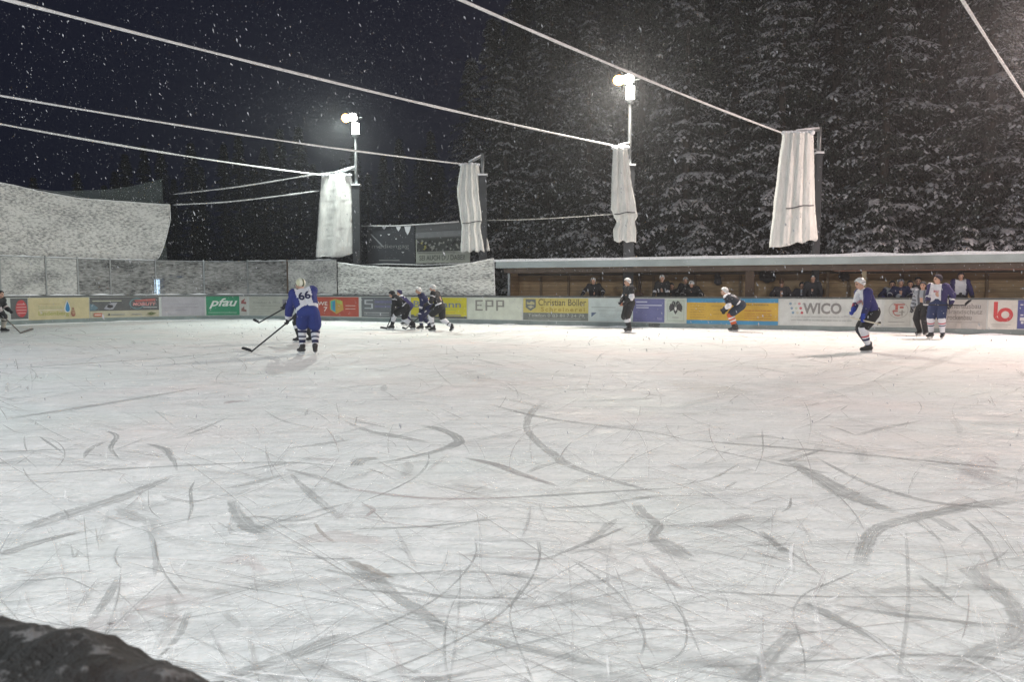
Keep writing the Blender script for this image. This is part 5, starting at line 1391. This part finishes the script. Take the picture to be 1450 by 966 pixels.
# distant wood on the left
rr=random.Random(12)
for i in range(24):
    px_=170+i*21+rr.uniform(-6,6); y=rr.uniform(62,74); x=(px_-725)/F*y
    tree(rr.choice([3,5]),x,y,rr.uniform(.62,.82)*y/70,'dark far spruce in the unlit wood behind the left half of the rink','far spruces of the dark wood')
for i in range(9):
    px_=-20+i*26+rr.uniform(-8,8); y=rr.uniform(56,60); x=(px_-725)/F*y
    tree(rr.choice([3,5]),x,y,rr.uniform(.42,.55),'low dark spruce under the bare brown trees at the far left','low spruces at the far left')
M['twig']=pm('brown_twigs',(.085,.052,.042),.9,.3,2,0)
def bare_mesh(seed,H):
    r=random.Random(seed); m=MB()
    def br(p,d,L,rad,lv):
        pts=[p]; q=Vector(p); dd=Vector(d)
        for i in range(3):
            dd=(dd+Vector((r.gauss(0,.13),r.gauss(0,.13),r.gauss(.05,.08)))).normalized(); q=q+dd*L/3; pts.append(q.copy())
        m.tube(pts,[rad,rad*.85,rad*.7,rad*.5],3 if lv>1 else 6,caps=False)
        if lv>=5: return
        for k in range(4 if lv<4 else 5):
            t=r.uniform(.35,1); b=pts[min(3,int(t*3)+0)]
            nd=(dd+Vector((r.gauss(0,.6),r.gauss(0,.6),r.gauss(.1,.4)))).normalized(); br(b,nd,L*r.uniform(.55,.78),rad*.5,lv+1)
    br(Vector((0,0,-.5)),Vector((0,0,1)),H*.36,H*.014,0)
    return m.mesh('crown',M['twig'])
bm1=bare_mesh(3,12); bm2=bare_mesh(8,12)
tb=MB(); tb.tube([(0,0,-.6),(0,0,2.5)],[.24,.18],8); tkm=tb.mesh('trunk',M['bark'])
for i,(px_,y,s) in enumerate([(-30,50,1.05),(15,52,1.0),(60,51,.98),(105,54,.92),(140,52,.75),(168,53,.6)]):
    x=(px_-725)/F*y; t=thing('bare_tree',['tallest bare brown tree at the left edge above the big net','bare brown tree above the red emblem banner','bare brown tree above the cream banner','bare brown tree above the blue drop emblem','lower bare brown tree right of the taller bare ones','smallest bare brown tree, rightmost above the big net'][i],'tree',(x,y,ground_z(x,y)),i*1.7,'bare brown trees at the far left'); t.scale=(s*1.25,s*1.25,s)
    link(bpy.data.objects.new('crown',bm1 if i%2 else bm2),t); link(bpy.data.objects.new('trunk',tkm),t)

# ---- falling snow --------------------------------------------------------------------
r=random.Random(99); V=[];Fc=[]
fall=Vector((.38,.05,-1)).normalized()
def flake(p,a,l):
    ax=(fall+Vector((r.gauss(0,.2),r.gauss(0,.2),0))).normalized(); u=ax.cross(Vector((r.uniform(-1,1),r.uniform(-1,1),.3))).normalized(); w_=ax.cross(u); b=len(V)
    a1=a*r.uniform(.7,1.3)
    V.extend([tuple(p+ax*l),tuple(p+u*a1),tuple(p+w_*a),tuple(p-u*a),tuple(p-w_*a1),tuple(p-ax*l*r.uniform(.6,1))])
    for i in range(4):
        j=(i+1)%4; Fc.append((b,b+1+i,b+1+j)); Fc.append((b+5,b+1+j,b+1+i))
for i in range(22000):
    y=5+36*r.random()**.6; x=r.uniform(-1,1)*(y*.74+1); z=r.uniform(.05,min(2+y*.42,16))
    a=r.uniform(.003,.0062)*(1+.02*y); 
    if r.random()<.04: a*=1.7
    flake(Vector((x,y,z)),a,a*r.uniform(1.2,4.0))
for lp in [o for o in bpy.data.objects if o.name.startswith('light_pole')][:3]:  # extra flakes crowded around the lamps, added to give them a bright halo
    for i in range(7000):
        q_=Vector((r.gauss(0,1),r.gauss(0,1),r.gauss(0,1))).normalized()*(1.3+3.4*r.random()**1.3)
        flake(Vector(lp.location)+Vector((-.3,-.8,9.0))+q_,r.uniform(.003,.0065),r.uniform(.005,.010))
me=bpy.data.meshes.new('falling_snow'); me.from_pydata(V,[],Fc); me.materials.append(C(.42,.43,.46,rough=.9)); me.update()
o=link(bpy.data.objects.new('falling_snow',me)); tag(o,kind='stuff'); tag(o,'snowflakes falling through the floodlight over the whole rink','snow')
# ---- snowy air -------------------------------------------------------------------------
HAZE=.0011
q=MB(); q.box(-180,180,-40,300,-3,60); 
m=bpy.data.materials.new('snowy_air'); m.use_nodes=True; nt=m.node_tree; nt.nodes.remove(nt.nodes['Principled BSDF'])
pv=nt.nodes.new('ShaderNodeVolumePrincipled'); pv.inputs['Color'].default_value=(.86,.88,.93,1); pv.inputs['Density'].default_value=HAZE; pv.inputs['Anisotropy'].default_value=.45
nt.links.new(pv.outputs[0],nt.nodes['Material Output'].inputs['Volume'])
o=q.build('haze',m); tag(o,kind='stuff')
# ---- sky, camera, render ------------------------------------------------------------
w=bpy.data.worlds.new('World'); sc.world=w; w.use_nodes=True; nt=w.node_tree
bg=nt.nodes['Background']; sky=nt.nodes.new('ShaderNodeTexSky'); sky.sky_type='NISHITA'; sky.sun_disc=False
sky.sun_elevation=math.radians(-6); sky.sun_rotation=math.radians(200)
ad=nt.nodes.new('ShaderNodeMix'); ad.data_type='RGBA'; ad.blend_type='ADD'; ad.inputs[0].default_value=1
nt.links.new(sky.outputs[0],ad.inputs[6]); ad.inputs[7].default_value=(.006,.013,.085,1)
nt.links.new(ad.outputs[2],bg.inputs[0]); bg.inputs[1].default_value=.12
cam=bpy.data.cameras.new('camera'); co=link(bpy.data.objects.new('camera',cam)); sc.camera=co
co.location=(0,0,CAMH); co.rotation_euler=(PI/2-TH,0,0)
cam.sensor_width=36; cam.lens=36*F/W0; cam.clip_start=.05; cam.clip_end=2000
cam.dof.use_dof=True; cam.dof.focus_distance=22; cam.dof.aperture_fstop=7
sc.render.engine='CYCLES'; sc.cycles.transparent_max_bounces=40; sc.cycles.max_bounces=4; sc.cycles.volume_bounces=0
sc.view_settings.view_transform='Standard'; sc.view_settings.look='None'; sc.view_settings.exposure=.14
